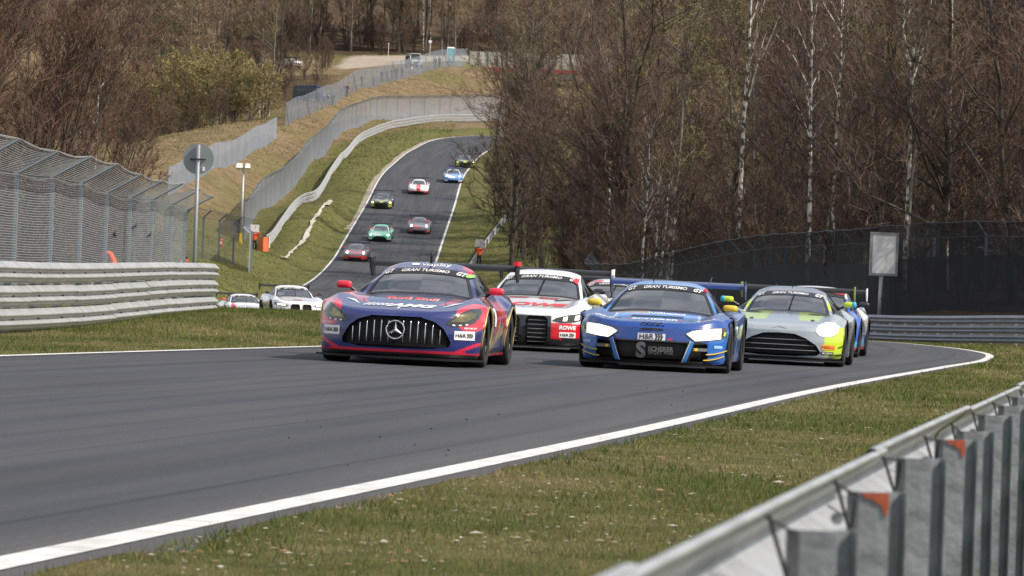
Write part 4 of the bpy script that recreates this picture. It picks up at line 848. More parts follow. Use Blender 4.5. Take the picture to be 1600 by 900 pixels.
class Surf:
    "the closed car skin that stickers, lamps and panels are laid on"
    def __init__(s, v, f): s.t = BVHTree.FromPolygons([tuple(q) for q in v], [tuple(q) for q in f])
    def hit(s, a, b, proj):
        if proj == 'front': o, d = Vector((a, -5, b)), Vector((0, 1, 0))
        elif proj == 'top': o, d = Vector((a, b, 4)), Vector((0, 0, -1))
        elif proj == 'left': o, d = Vector((3, a, b)), Vector((-1, 0, 0))
        else: o, d = Vector((-3, a, b)), Vector((1, 0, 0))
        p, n, _, _ = s.t.ray_cast(o, d)
        if p is None: return None, None
        if n.dot(d) > 0: n = -n
        return p, n
    def lay(s, v2, faces, proj, off_):
        P_ = []; ok = []
        for a, b in v2:
            p, n = s.hit(a, b, proj)
            if p is None: ok.append(False); P_.append((0, 0, 0)); continue
            ok.append(True); P_.append(tuple(p + n * off_))
        return P_, [q for q in faces if all(ok[i] for i in q)]
    def patch(s, poly, proj, off_, grid=.045):
        poly = np.array(poly, float); d = []
        for k in range(len(poly)):
            a, b = poly[k], poly[(k + 1) % len(poly)]; n = max(1, int(np.linalg.norm(b - a) / grid)); d += [a + (b - a) * q / n for q in range(n)]
        d = np.array(d); lo, hi = d.min(0), d.max(0); gx, gy = np.meshgrid(np.arange(lo[0] + grid / 2, hi[0], grid), np.arange(lo[1] + grid / 2, hi[1], grid)); gp = np.c_[gx.ravel(), gy.ravel()]
        if len(gp): gp = gp[inside(d, gp)]
        if len(gp): gp = gp[np.array([np.min(np.linalg.norm(d - q, axis=1)) > grid * .45 for q in gp])] if len(gp) else gp
        allp = [Vector(q) for q in d] + [Vector(q) for q in gp]; n = len(d)
        r_ = geometry.delaunay_2d_cdt(allp, [], [list(range(n))], 1, 1e-5); return s.lay([(q.x, q.y) for q in r_[0]], r_[2], proj, off_)

def cut(V, F, pts2, poly, sel, snap):
    "remove the faces whose middle lies in poly; move the rim onto its outline"
    cen = pts2[F].mean(1); rm = inside(poly, cen) & sel
    if not rm.any(): return V, F
    a = np.unique(F[rm]); b = np.unique(F[~rm]); rim = np.intersect1d(a, b); P0 = np.array(poly); P1 = np.roll(P0, -1, 0)
    return rm, rim, P0, P1

def nearest_on(poly, q):
    P0 = np.array(poly, float); P1 = np.roll(P0, -1, 0); d = P1 - P0; t = np.clip(((q[:, None] - P0) * d).sum(2) / (d * d).sum(1), 0, 1); c = P0 + d * t[..., None]; k = np.linalg.norm(c - q[:, None], axis=2).argmin(1); return c[np.arange(len(q)), k]

def wheel_meshes():
    m = MB().lathe([(.20, -.145), (.225, -.158), (.30, -.160), (.330, -.148), (.344, -.115), (WR, -.06), (WR, .06), (.344, .115), (.330, .148), (.30, .160), (.225, .158), (.20, .145)], 40, 'X'); ty = mesh_data('tyre', m.v, m.f, tyre_m)
    r_ = MB().lathe([(.235, .150), (.222, .155), (.205, .13), (.20, .02), (.0, .02)], 32, 'X'); r_.lathe([(0, .10), (.045, .10), (.05, .07), (.05, .03)], 12, 'X')
    for k in range(10):
        a = 2 * math.pi * k / 10; c, s_ = math.cos(a), math.sin(a); n = (-s_, c)
        q = [(.05, .04), (.05, -.04), (.212, -.022), (.212, .022)]
        v = []
        for x in (.085, .115):
            for (rr, t) in q: v.append((x + (.012 if rr > .1 else 0), rr * c + n[0] * t * .5, rr * s_ + n[1] * t * .5))
        r_.add(v, [(0, 1, 2, 3), (4, 7, 6, 5), (0, 4, 5, 1), (2, 6, 7, 3), (1, 5, 6, 2), (0, 3, 7, 4)])
    rm = mesh_data('rim', r_.v, r_.f, rim_m, smooth=False); return ty, rm
TYRE, RIM = wheel_meshes()

def build_car(s, front_xy, yaw, label, group=None, hero=True, res=.020, z=None):
    "front_xy: where the middle of the bumper stands; yaw: the tail swings to the right of the view by this angle"
    if not hero: res = .075
    ny = s['ny']; c, sn = math.cos(yaw), math.sin(yaw)
    ox = front_xy[0] - ny * sn; oy = front_xy[1] - ny * c            # the origin lies midway between the axles
    fwd = (ox + ny * sn, oy + ny * c); rear = (ox + 2 * sn, oy + 2 * c); z0 = float(road_z(*fwd)); z1 = float(road_z(*rear)); zm = z0 + (z1 - z0) * (-ny) / (2 - ny); pitch = math.atan2(z1 - z0, 2 - ny)
    root = empty('race_car', (ox, oy, zm), 0, label=label, cat='car', group=group); root.rotation_euler = (pitch, R(.75) if front_xy[1] < 130 else 0, -yaw)
    G, kk, ll = fine(lid_rows(s), res); nk, nl = G.shape[:2]
    full = np.concatenate([G[:, :0:-1] * np.array((-1, 1, 1)), G], 1); nf = full.shape[1]; lf = np.r_[ll[:0:-1], ll]; sg = np.r_[-np.ones(nl - 1), np.ones(nl)]
    V = full.reshape(-1, 3); ii, jj = np.meshgrid(np.arange(nk - 1), np.arange(nf - 1), indexing='ij'); F = np.stack([ii * nf + jj, ii * nf + jj + 1, (ii + 1) * nf + jj + 1, (ii + 1) * nf + jj], -1).reshape(-1, 4)
    fk = ((kk[:-1] + kk[1:]) / 2)[ii.ravel()]; fl = ((lf[:-1] + lf[1:]) / 2)[jj.ravel()]; fs = ((sg[:-1] + sg[1:]) / 2)[jj.ravel()]
    e = .12 if hero else .02
    ws = (fk > 5 + .05) & (fk < 7.0) & (fl < 2 - .10); sw = (fk > 5.25) & (fk < 9.9) & (fl > 2.14) & (fl < 2.90); rw = (fk > 9.3) & (fk < 10.9) & (fl < 1.7)
    body = ~(ws | sw | rw)
    # skirt: the bumper, sides and tail hang from the rim of the lid
    idx = list(range(0, nf)); per = [k * 0 + q for k, q in [(0, q) for q in range(nf)]]
    rim = [q for q in range(nf // 2, nf)] + [k * nf + nf - 1 for k in range(1, nk)] + [(nk - 1) * nf + q for q in range(nf - 2, -1, -1)] + [k * nf for k in range(nk - 2, 0, -1)] + [q for q in range(0, nf // 2)]
    top = V[rim]; t = np.roll(top, -1, 0) - np.roll(top, 1, 0); t[:, 2] = 0; t /= np.linalg.norm(t, axis=1)[:, None] + 1e-9; nrm = np.c_[t[:, 1], -t[:, 0], 0 * t[:, 0]]
    ker = np.ones(5) / 5
    for q in range(2): nrm[:, q] = np.convolve(np.r_[nrm[-2:, q], nrm[:, q], nrm[:2, q]], ker, 'valid')
    nrm /= np.linalg.norm(nrm, axis=1)[:, None] + 1e-9
    fr = smooth01(-top[:, 1], 1.70, 1.95)[:, None]; re = smooth01(top[:, 1], 1.75, 2.0)[:, None]
    lev = np.array([0, .18, .42, .68, .88, 1.0]); of_f = np.array(s.get('front', (0, .015, .03, .03, .015, -.01))); of_s = np.array((0, .018, .012, -.01, -.02, -.035)); of_r = np.array((0, .02, .0, -.05, -.10, -.14))
    nv = max(4, int(.62 / res)); lv = np.linspace(0, 1, nv + 1); O_f, O_s, O_r = (pchip(lev, q, lv) for q in (of_f, of_s, of_r)); zb = s.get('zb', .115) + .02 * (1 - fr[:, 0]) * (1 - re[:, 0]) + .12 * re[:, 0]
    o_ = O_f[None] * fr + O_r[None] * re + O_s[None] * (1 - fr - re).clip(0); S = top[:, None] + nrm[:, None] * o_[..., None]; S[..., 2] = top[:, None, 2] * (1 - lv) + zb[:, None] * lv
    nr = len(rim); base = len(V); SV = S[:, 1:].reshape(-1, 3); V = np.r_[V, SV]
    rim = np.array(rim); a, b = np.meshgrid(np.arange(nr), np.arange(nv), indexing='ij'); a = a.ravel(); b = b.ravel(); a2 = (a + 1) % nr
    vid = lambda q, l: np.where(l == 0, rim[q], base + q * nv + l - 1)
    SF = np.c_[vid(a, b), vid(a, b + 1), vid(a2, b + 1), vid(a2, b)]
    surf = Surf(V, np.r_[F, SF].tolist())
    # openings in the skirt: wheel arches and grilles
    keep = np.ones(len(SF), bool)
    def open_(dims, poly, sel):
        nonlocal keep
        cen = V[SF].mean(1); rm = inside(poly, cen[:, dims]) & sel(cen) & keep
        if not rm.any(): return
        other = np.r_[SF[keep & ~rm].ravel(), F[body].ravel()]; rimv = np.intersect1d(np.unique(SF[rm]), np.unique(SF[keep & ~rm])); q = V[rimv][:, dims]; n_ = nearest_on(poly, q); d = np.linalg.norm(n_ - q, axis=1); m_ = (d < res * 1.6) & (rimv >= base); V[np.ix_(rimv[m_], dims)] = n_[m_]; keep &= ~rm
    th = np.linspace(0, 2 * np.pi, 48, endpoint=False)
    for yc in (YF, YR):
        circ = np.c_[yc + AR * np.cos(th), WR + AR * np.sin(th)]; open_([1, 2], circ, lambda c_: np.abs(c_[:, 0]) > .8)
    grilles = s.get('grilles', []) if hero else []
    for gname, poly, mir, rec, gm in grilles:
        for sx in ((1, -1) if mir else (1,)):
            pl = np.array(poly) * np.array((sx, 1)); open_([0, 2], pl if sx > 0 else pl[::-1], lambda c_: c_[:, 1] < ny + .6)
    colors = s['paint'](V[:, 0], V[:, 1], V[:, 2])
    BF = np.r_[F[body], SF[keep]]
    def sub(name, faces, m, parent=root, col=None, flip=False):
        u_, inv = np.unique(faces, return_inverse=True); fc = inv.reshape(faces.shape)
        return obj(name, V[u_], fc, m, parent, colors=None if col is None else col[u_])
    bo = sub('body', BF, car_paint, col=colors)
    wso = sub('windscreen', F[ws], glass); sub('side_window', F[sw & (fs > 0)], side_glass); sub('side_window', F[sw & (fs < 0)], side_glass); sub('rear_window', F[rw], side_glass)
    def patch(name, poly, proj, off_, m, parent=root, mir=False, grid=.045):
        out = []
        for sx in ((1, -1) if mir else (1,)):
            v, f = surf.patch([(q[0] * sx, q[1]) for q in poly], proj, off_, grid)
            if f: out.append(obj(name, v, f, m, parent, smooth=True))
        return out
    def text(t_, pos, width, proj, m, bold=.02, shear=0.0, rot=0.0, vs=1.0, parent=None, off_=.006, name='lettering', warp=0.0):
        v, asp, f = text2d(t_, bold, shear); q = v * width; q = q * np.array((1, vs)); cr_, sr_ = math.cos(rot), math.sin(rot); q = np.c_[q[:, 0] * cr_ - q[:, 1] * sr_, q[:, 0] * sr_ + q[:, 1] * cr_]
        if proj == 'right': q[:, 0] *= -1
        q = q + np.array(pos); q[:, 1] -= warp * q[:, 0] ** 2; v3, f3 = surf.lay(q, f, proj, off_)
        if f3: return obj(name, v3, f3, m, parent or bo, smooth=False)
    def rect(x0, x1, z0, z1): return [(x0, z0), (x1, z0), (x1, z1), (x0, z1)]
    zs_ = pchip(kk, G[:, 0, 2], np.array([6.42, 7.0])); K = dict(strip=zs_, s=s, root=root, body=bo, patch=patch, text=text, rect=rect, surf=surf, ws=wso)
    # cockpit and floor so that nothing shines through
    cy, cz = s['cowl']; m = MB(); m.box((0, (cy + 1.3) / 2, .40), (1.5, 1.3 - cy, .55)); m.box((0, cy + .28, cz - .16), (1.36, .5, .14), rx=R(4)); m.box((0, 1.15, .75), (1.2, .05, .7)); m.build('cockpit', mat('cockpit_black', (.010, .010, .012), .7), root)
    m = MB(); m.box((0, -.05, .30), (1.30, 3.6, .34)); m.box((0, -.05, .115), (1.60, 4.1, .03)); m.build('underbody', blk, root)
    if hero:
        m = MB(); ty, tz = s['top']
        for sx in (-1, 1): m.tube([(sx * .58, cy + .35, cz - .15), (sx * .50, (cy + ty) / 2 + .3, (cz + tz) / 2), (sx * .44, ty + .3, tz - .08), (sx * .5, ty + .75, .6)], .022, 6)
        m.tube([(-.44, ty + .3, tz - .08), (.44, ty + .3, tz - .08)], .022, 6); m.build('roll_cage', mat('cage_grey', (.10, .10, .11), .5), root)
        # dark band across the head of the glass and down its sides
        band = (fk > 5.05) & (fk < 7.0) & (fl < 1.90) & ((fk > 6.42) | (fl > 1.74) | (fk < 5.2)); u_ = F[band]; w_id, inv = np.unique(u_, return_inverse=True); vv = V[w_id].copy(); vv[:, 1] -= .004; vv[:, 2] += .004; obj('sun_strip', vv, inv.reshape(u_.shape), s.get('strip', dblack), wso)
    # wheels
    for yc in (YF, YR):
        for sx in (1, -1):
            we = link(bpy.data.objects.new('wheel', None), root); we.location = (sx * (.835 if yc == YF else .845), yc, WR); we.rotation_euler = (0, 0, 0 if sx > 0 else math.pi); link(bpy.data.objects.new('tyre', TYRE), we); link(bpy.data.objects.new('rim', RIM), we)
            if hero:
                ring = [(sx * 0, yc + (AR + .006) * math.cos(q), WR + (AR + .006) * math.sin(q)) for q in np.linspace(-.30, math.pi + .30, 26)]; pr = []
                for q in ring:
                    p, n_ = surf.hit(q[1], q[2], 'left' if sx > 0 else 'right')
                    if p is not None: pr.append((p.x + sx * .004, q[1], q[2]))
                if len(pr) > 3: MB().tube(pr, .012, 5).build('arch_lip', s.get('lip', blk), root, smooth=True)
    # splitter
    pts = [tuple((top[q] + nrm[q] * .07)[:2]) for q in np.where(fr[:, 0] > .5)[0]]; pts = sorted(pts, key=lambda q: math.atan2(q[0], -(q[1] + .8)))
    MB().prism(pts, .075, .100).build('splitter', s.get('splitter', carbon), root)
    # rear wing
    wy, wz, wsn = s.get('wing', (2.2, 1.22, .93)); m = MB(); n = 9; prof = [(wy - .17 + .36 * t_, wz + .035 * math.sin(math.pi * t_ ** .6) - .03 * (1 - t_) ** 2 + .05 * t_) for t_ in np.linspace(0, 1, n)] + [(wy - .17 + .36 * t_, wz - .012 - .03 * (1 - t_) ** 2 + .05 * t_ - .015 * math.sin(math.pi * t_)) for t_ in np.linspace(1, 0, n)[1:-1]]
    m.prism(prof, -wsn, wsn, 'X'); wg = m.build('wing', s.get('wing_m', carbon), root)
    for sx in (-1, 1):
        MB().prism([(wy - .22, wz + .07), (wy + .25, wz + .09), (wy + .25, wz - .17), (wy + .02, wz - .17), (wy - .20, wz - .05)], sx * wsn - .008, sx * wsn + .008, 'X').build('endplate', s.get('end_m', carbon) if sx > 0 or not s.get('one_side') else carbon, wg)
        MB().prism([(wy - .30, s.get('tail', (2.2, .92))[1] - .08), (wy - .18, s.get('tail', (2.2, .92))[1] - .1), (wy + .05, wz - .02), (wy - .05, wz - .02)], sx * .38 - .012, sx * .38 + .012, 'X').build('pylon', carbon, wg)
        if s.get('end_cap') and sx > 0: MB().box((sx * wsn, wy, wz + .075), (.06, .46, .055)).build('end_cap', s['end_cap'], wg)
    # mirrors
    my_, mz_ = s.get('mirror', (cy + .18, .93)); mxx = s.get('mirror_x', .97)
    for sx in (1, -1):
        me_ = MB().add(*ellipsoid((sx * mxx, my_, mz_), (.098, .07, .047), .55)).build('mirror', s['mirror_m'], root, smooth=True); MB().tube([(sx * .80, my_ + .04, mz_ - .085), (sx * (mxx - .08), my_ + .01, mz_ - .03)], .018, 6).build('mirror_arm', carbon, me_)
    # headlamps
    for poly, m_, elems in s['lamps']:
        if hero:
            for sx in (1, -1):
                hl = patch('headlight', [(q[0] * sx, q[1]) for q in poly][::sx], 'front', .008, m_, grid=.035)
                for ep, em in elems:
                    if hl: patch('lens', [(q[0] * sx, q[1]) for q in ep][::sx], 'front', .014 + .006 * (em is not lamp_glow), em, parent=hl[0], grid=.03)
        else:
            for sx in (1, -1):
                c_ = np.mean(poly, 0); th_ = np.linspace(0, 2 * np.pi, 10, endpoint=False); patch('headlight', [(sx * c_[0] + .10 * math.cos(q), c_[1] + .075 * math.sin(q)) for q in th_], 'front', .02, m_, grid=.05)
    for gname, poly, mir, rec, gm in grilles:
        for sx in ((1, -1) if mir else (1,)): patch(gname, [(q[0] * sx * 1.03, q[1]) for q in poly], 'front', -rec, gm)
    if not hero:
        for gname, poly, mir, rec, gm in s.get('grilles', []): patch(gname, poly, 'front', .012, gm, mir=mir, grid=.08)
    if hero:
        ty, tz = s['top']; MB().tube([(s.get('ant', .0), ty + .35, tz + .02), (s.get('ant', .0), ty + .38, tz + .20)], [.010, .004], 5).build('antenna', blk, root)
        if s.get('wiper', True):
            a = [surf.hit(.02 + .05 * t_, cz + .01 + (tz - cz - .06) * t_, 'front')[0] for t_ in (0, .33, .66, .95)]; MB().tube([q + Vector((0, -.02, .012)) for q in a if q is not None], .009, 5).build('wiper', blk, wso)
    if s.get('extra') and hero: s['extra'](K)
    if s.get('far') and not hero: s['far'](K)
    return root

def hr(K, x, z_, w_=.22, h=.105, proj='front', rot=0):
    st = K['patch']('sticker', K['rect'](x - w_ / 2, x + w_ / 2, z_ - h / 2, z_ + h / 2), proj, .007, dwhite, grid=.05)[0]; K['text']('H&R', (x - w_ * .17, z_), w_ * .52, proj, dblack, .015, off_=.011, parent=st); K['text']('}}}', (x + w_ * .27, z_), w_ * .30, proj, dblack, .05, off_=.011, parent=st, vs=.8)
def strip_text(K, z_, w_=.62, gx=.47, dz=-.006):
    a, b = K['strip']; h = b - a; z_ = a + h * .50; _, asp, _f = text2d('GRAN TURISMO', .012, .25); vs = min(1.0, h * .46 / (asp * w_))
    K['text']('GRAN TURISMO', (0, z_), w_, 'front', dwhite, .012, .25, parent=K['ws'], off_=.012, vs=vs, warp=.17)
    for sx in (-1, 1): K['text']('GT', (sx * gx, z_ - h * .16), .12, 'front', dwhite, .03, .35, parent=K['ws'], off_=.012, rot=-sx * .14, vs=.75, warp=.12)

def mixc(base, *rules):
    c = np.array(base, float)
    for m_, col in rules: c = np.where(m_[:, None], np.array(col), c)
    return c
# ---- dark blue and red coupe with the wide slatted grille
BLUE = lin(34, 44, 106); RED = lin(222, 34, 62); GOLD = lin(190, 165, 105)
def paint_a(x, y, z):
    ax = np.abs(x); c = np.tile(BLUE, (len(x), 1)); f = y < -1.45; top_ = (z > .60) & (y < -.3)
    eye = (((ax - .87) / .20) ** 2 + ((z - .605) / .165) ** 2 < 1) & (ax > .70) & f & (z < .80)
    sweep = top_ & (y > -1.75) & (ax > .42 + .25 * (y + 1.75)) & (ax < .50 + .42 * (y + 1.75)) & (ax < .86); patchy = top_ & (ax > .50) & (ax < .83) & (y > -1.35) & (y < -.85) & (vnoise(x * 3 + 3, y * 3, 71) > -.2)
    lipr = (z < .178) & f; stripes = f & (z < .34) & (ax > .70) & (np.abs((z - .17) - (ax - .70) * .45) < .018); lipd = (z < .15) & f; grl = f & (ax < .70) & (z < .60) & (np.abs(ax) > 2)
    side = (ax > .86) & (y > -.98); gold = side & (y < -.70); bull = side & (y > -.52) & (y < .75) & (z > .42 + .12 * np.sin(y * 5)) & (z < .86 - .1 * np.cos(y * 3)); gold2 = side & (np.abs(z - (.26 + .16 * (y + .7))) < .07) & (y < .6); dark = side & (z < .20); redsill = side & (z < .165)
    roofr = (z > 1.0) & (ax > .42) & (y > .55); win = side & (y > .8) & (z > .6) & (vnoise(y * 3, z * 4, 72) > .1)
    c = mixc(c, (patchy, lin(205, 70, 92)), (sweep, RED), (eye, RED), (stripes, RED), (lipr, RED), (lipd, (.012, .012, .014)), (gold, GOLD), (bull, RED), (gold2, GOLD), (dark, (.02, .02, .025)), (redsill, RED), (roofr, RED)); return c
def extra_a(K):
    T_, Pp = K['text'], K['patch']; gr = [o for o in K['root'].children if o.name.startswith('grille')][0]; s_ = K['surf']
    for q in range(-6, 7):
        x = q * .088; zt = np.interp(abs(x), [0, .30, .46, .57, .65], [.575, .57, .525, .445, .31]) - .012; zl = .245
        pts = [s_.hit(x, z_, 'front')[0] for z_ in np.linspace(zl, zt, 5)]; pts = [p + Vector((0, .028, 0)) for p in pts if p is not None]
        if len(pts) > 2 and abs(q) > 0: MB().tube(pts, .0065, 5).build('slat', chrome, gr, smooth=True)
    cp, _ = s_.hit(0, .42, 'front'); m = MB(); R_ = .108
    m.tube([(R_ * math.cos(q), cp.y - .012, .42 + R_ * math.sin(q)) for q in np.linspace(0, 2 * math.pi, 33)], .0095, 6, cap=False)
    for q in (90, 210, 330):
        a = R(q); n = (-math.sin(a), math.cos(a)); v = [(n[0] * .022, cp.y - .012, .42 + n[1] * .022), (-n[0] * .022, cp.y - .012, .42 - n[1] * .022), (R_ * math.cos(a), cp.y - .014, .42 + R_ * math.sin(a)), (0, cp.y - .034, .42)]; m.add(v, [(0, 1, 2), (0, 3, 1), (1, 3, 2), (2, 3, 0)])
    m.build('star_badge', chrome, gr)
    MB().lathe([(0, 0), (.105, 0), (.105, .01), (0, .012)], 28, 'Y', (0, cp.y - .006, .42)).build('badge_disc', blk, gr)
    Pp('grille_bar', [(-.62, .225), (.62, .225), (.60, .262), (-.60, .262)], 'front', -.02, blk)
    for q in np.linspace(-.50, .50, 2): pass
    for sx in (-1, 1):
        hr(K, sx * .80, .385 if sx > 0 else .385); T_('MICHELIN', (sx * .86, .475), .13, 'front', dwhite, .02, .2)
        Pp('swoosh', [(sx * .50, .705), (sx * .60, .735), (sx * .72, .770), (sx * .60, .752)], 'front', .006, dwhite, grid=.03)
        Pp('hood_pin', [(sx * .50 + .018 * math.cos(q), -1.62 + .03 * math.sin(q)) for q in np.linspace(0, 6.28, 10)[:-1]], 'top', .012, dblack, grid=.03)
        Pp('running_light', [(sx * q, z_) for q, z_ in ((.655, .498), (.685, .492), (.69, .508), (.66, .515))], 'front', .02, dwhite, grid=.03); Pp('running_light', [(sx * q, z_) for q, z_ in ((.725, .496), (.755, .497), (.76, .513), (.73, .511))], 'front', .02, dwhite, grid=.03); Pp('running_light', [(sx * q, z_) for q, z_ in ((.795, .505), (.825, .510), (.827, .526), (.80, .521))], 'front', .02, dwhite, grid=.03)
    T_('AMG', (.13, -1.96), .60, 'top', dwhite, .05, .35, vs=1.25); 
    for q in range(6): Pp('bar_mark', [(-.46 + q * .055, -2.05), (-.43 + q * .055, -2.05), (-.37 + q * .055, -1.87), (-.40 + q * .055, -1.87)], 'top', .007, dwhite, grid=.06)
    T_('Red Bull', (.05, -1.30), .62, 'top', dred, .035, 0, vs=1.9); T_('Red Bull', (.055, -1.315), .63, 'top', dwhite, .055, 0, vs=1.9, off_=.003)
    Pp('badge', [(.018 * math.cos(q), -2.17 + .05 * math.sin(q)) for q in np.linspace(0, 6.28, 14)[:-1]], 'top', .007, dwhite, grid=.04)
    T_('viaplay', (.10, 1.222), .36, 'front', dwhite, .0, vs=.42); Pp('roof_mark', [(-.16 + .055 * math.cos(q), 1.222 + .014 * math.sin(q)) for q in np.linspace(0, 6.28, 14)[:-1]], 'front', .007, dwhite, grid=.03)
    strip_text(K, 1.155, .60, .45)
    for zz_, m_ in ((1.135, dred), (1.095, dgrn)): Pp('strip_dot', [(.545 + .048 * math.cos(q), zz_ + .022 * math.sin(q)) for q in np.linspace(0, 6.28, 14)[:-1]], 'front', .014, m_, parent=K['ws'], grid=.03)
    MB().box((0.02, .62, 1.30), (.028, .12, .10), taper=.7).build('roof_camera', blk, K['root'])
    Pp('number_panel', [(-.62, .50), (-.40, .50), (-.40, .72), (-.62, .72)], 'left', .006, dwhite); T_('1', (-.51, .61), .06, 'left', dblack, .03, off_=.012); T_('Red Bull', (-.05, .46), .5, 'left', dgold, .03, rot=.5)
CAR_A = dict(ny=-2.36, nz=.585, h=(.735, .795, .83), c=(.775, .83, .845), cowl=(-.52, .855), top=(.34, 1.185), peak=(.85, 1.265), rh=.50, belt=.855, sh=.735, x2=.70, paint=paint_a, lip=dgold, mirror_m=mat('mirror_red', RED, .3, coat=.6), mirror=(-.22, .93), mirror_x=.955,
             wing=(2.2, 1.225, .95), end_cap=mat('cap_red', RED, .4), grilles=[('grille', [(0, .585), (.30, .58), (.46, .535), (.57, .455), (.655, .31), (.645, .24), (.42, .21), (0, .205), (-.42, .21), (-.645, .24), (-.655, .31), (-.57, .455), (-.46, .535), (-.30, .58)], False, .055, blk)],
             lamps=[([(.585, .515), (.64, .575), (.72, .64), (.84, .705), (.935, .715), (.955, .665), (.94, .60), (.905, .545), (.82, .505), (.69, .488)], lens_dark, [([(.63, .535), (.70, .60), (.84, .665), (.90, .65), (.89, .60), (.80, .545)], lens_amber)])], extra=extra_a, wiper=False)
# ---- white and red saloon-based coupe with the tall twin grille
def paint_b(x, y, z):
    ax = np.abs(x); c = np.tile((.80, .80, .80), (len(x), 1)); f = y < -1.6
    red = f & (z < .47) & (ax > .40); blk_ = f & ((z < .20 + .04 * (ax > .62)) | ((ax < .45) & (z < .57))); hoodr = (z > .7) & (y > -1.15) & (y < -.80) & (ax < .40) & (ax > .08); sd = (ax > .88) & (y > -.9) & (z < .45)
    return mixc(c, (red, lin(205, 25, 40)), (blk_, (.012, .012, .014)), (hoodr, lin(205, 60, 70)), (sd, lin(200, 25, 40)), (sd & (z < .25), (.015, .015, .016)))
def extra_b(K):
    T_, Pp = K['text'], K['patch']; T_('ROWE', (.06, -1.72), 1.15, 'top', dred, .05, .25, vs=1.25); strip_text(K, 1.225, .66, .52)
    for sx in (-1, 1):
        T_('ROWE', (sx * .70, .40), .25, 'front', dwhite, .045, .1); hr(K, sx * .70, .285, .24, .085); Pp('fog_intake', [(sx * .42, .15), (sx * .58, .14), (sx * .60, .21), (sx * .46, .22)], 'front', .006, dblack); Pp('hood_vent', [(sx * .38, -1.28), (sx * .62, -1.10), (sx * .60, -1.02), (sx * .36, -1.18)], 'top', .006, dblack)
    Pp('roundel', [(-.02 + .035 * math.cos(q), -2.10 + .05 * math.sin(q)) for q in np.linspace(0, 6.28, 14)[:-1]], 'top', .007, dsky, grid=.03); Pp('strip_mark', [(.50, 1.14), (.60, 1.08), (.60, 1.17), (.54, 1.19)], 'front', .014, dred, parent=K['ws'], grid=.03)
    gs = [o for o in K['root'].children if o.name.startswith('kidney')]
    for o, sx in zip(gs, (1, -1)):
        for zz_ in np.linspace(.16, .50, 6):
            p0, _ = K['surf'].hit(sx * .08, zz_, 'front'); p1, _ = K['surf'].hit(sx * .37, zz_, 'front'); MB().tube([p0 + Vector((0, .03, 0)), p1 + Vector((0, .03, 0))], .006, 4).build('bar', dgrey, o)
CAR_B = dict(ny=-2.38, nz=.60, h=(.735, .80, .85), c=(.80, .855, .88), cowl=(-.72, .875), top=(.10, 1.235), peak=(.55, 1.325), rh=.56, belt=.90, sh=.74, x2=.72, paint=paint_b, mirror_m=mat('mirror_dark', (.02, .02, .022), .3, coat=.5), mirror=(-.40, 1.0), mirror_x=1.0, tail=(2.25, 1.0), deck=(1.75, 1.10),
             wing=(2.25, 1.30, .95), end_m=dwhite, one_side=True, strip=dblack, grilles=[('kidney', [(.045, .50), (.09, .575), (.33, .575), (.395, .52), (.405, .30), (.37, .13), (.30, .105), (.10, .11), (.055, .16)], True, .05, blk)],
             lamps=[([(.46, .50), (.52, .545), (.70, .60), (.93, .635), (.965, .60), (.95, .545), (.80, .49), (.60, .475)], lens_dark, [([(.62, .50), (.68, .505), (.69, .575), (.63, .56)], lamp_warm), ([(.79, .52), (.85, .53), (.86, .60), (.80, .59)], lamp_warm)])], extra=extra_b)
# ---- low blue mid-engined car with blazing headlamps
def paint_c(x, y, z):
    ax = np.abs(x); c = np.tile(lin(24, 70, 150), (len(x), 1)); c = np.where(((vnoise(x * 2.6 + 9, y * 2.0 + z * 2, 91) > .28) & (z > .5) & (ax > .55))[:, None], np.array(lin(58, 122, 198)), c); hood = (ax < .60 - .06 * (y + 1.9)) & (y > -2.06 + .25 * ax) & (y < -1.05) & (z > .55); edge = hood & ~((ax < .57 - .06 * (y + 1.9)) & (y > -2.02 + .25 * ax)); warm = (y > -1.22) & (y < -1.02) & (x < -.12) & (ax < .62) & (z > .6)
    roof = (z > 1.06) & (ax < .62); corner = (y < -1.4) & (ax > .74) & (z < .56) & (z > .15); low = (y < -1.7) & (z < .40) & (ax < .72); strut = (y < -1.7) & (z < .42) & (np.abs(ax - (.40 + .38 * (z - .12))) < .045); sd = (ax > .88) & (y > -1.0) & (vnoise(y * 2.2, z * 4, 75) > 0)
    return mixc(c, (hood, lin(72, 140, 220)), (edge, lin(190, 215, 240)), (warm, lin(215, 190, 150)), (roof, lin(105, 155, 215)), (corner, lin(38, 105, 190)), (low, (.013, .013, .015)), (sd, lin(70, 105, 175)))
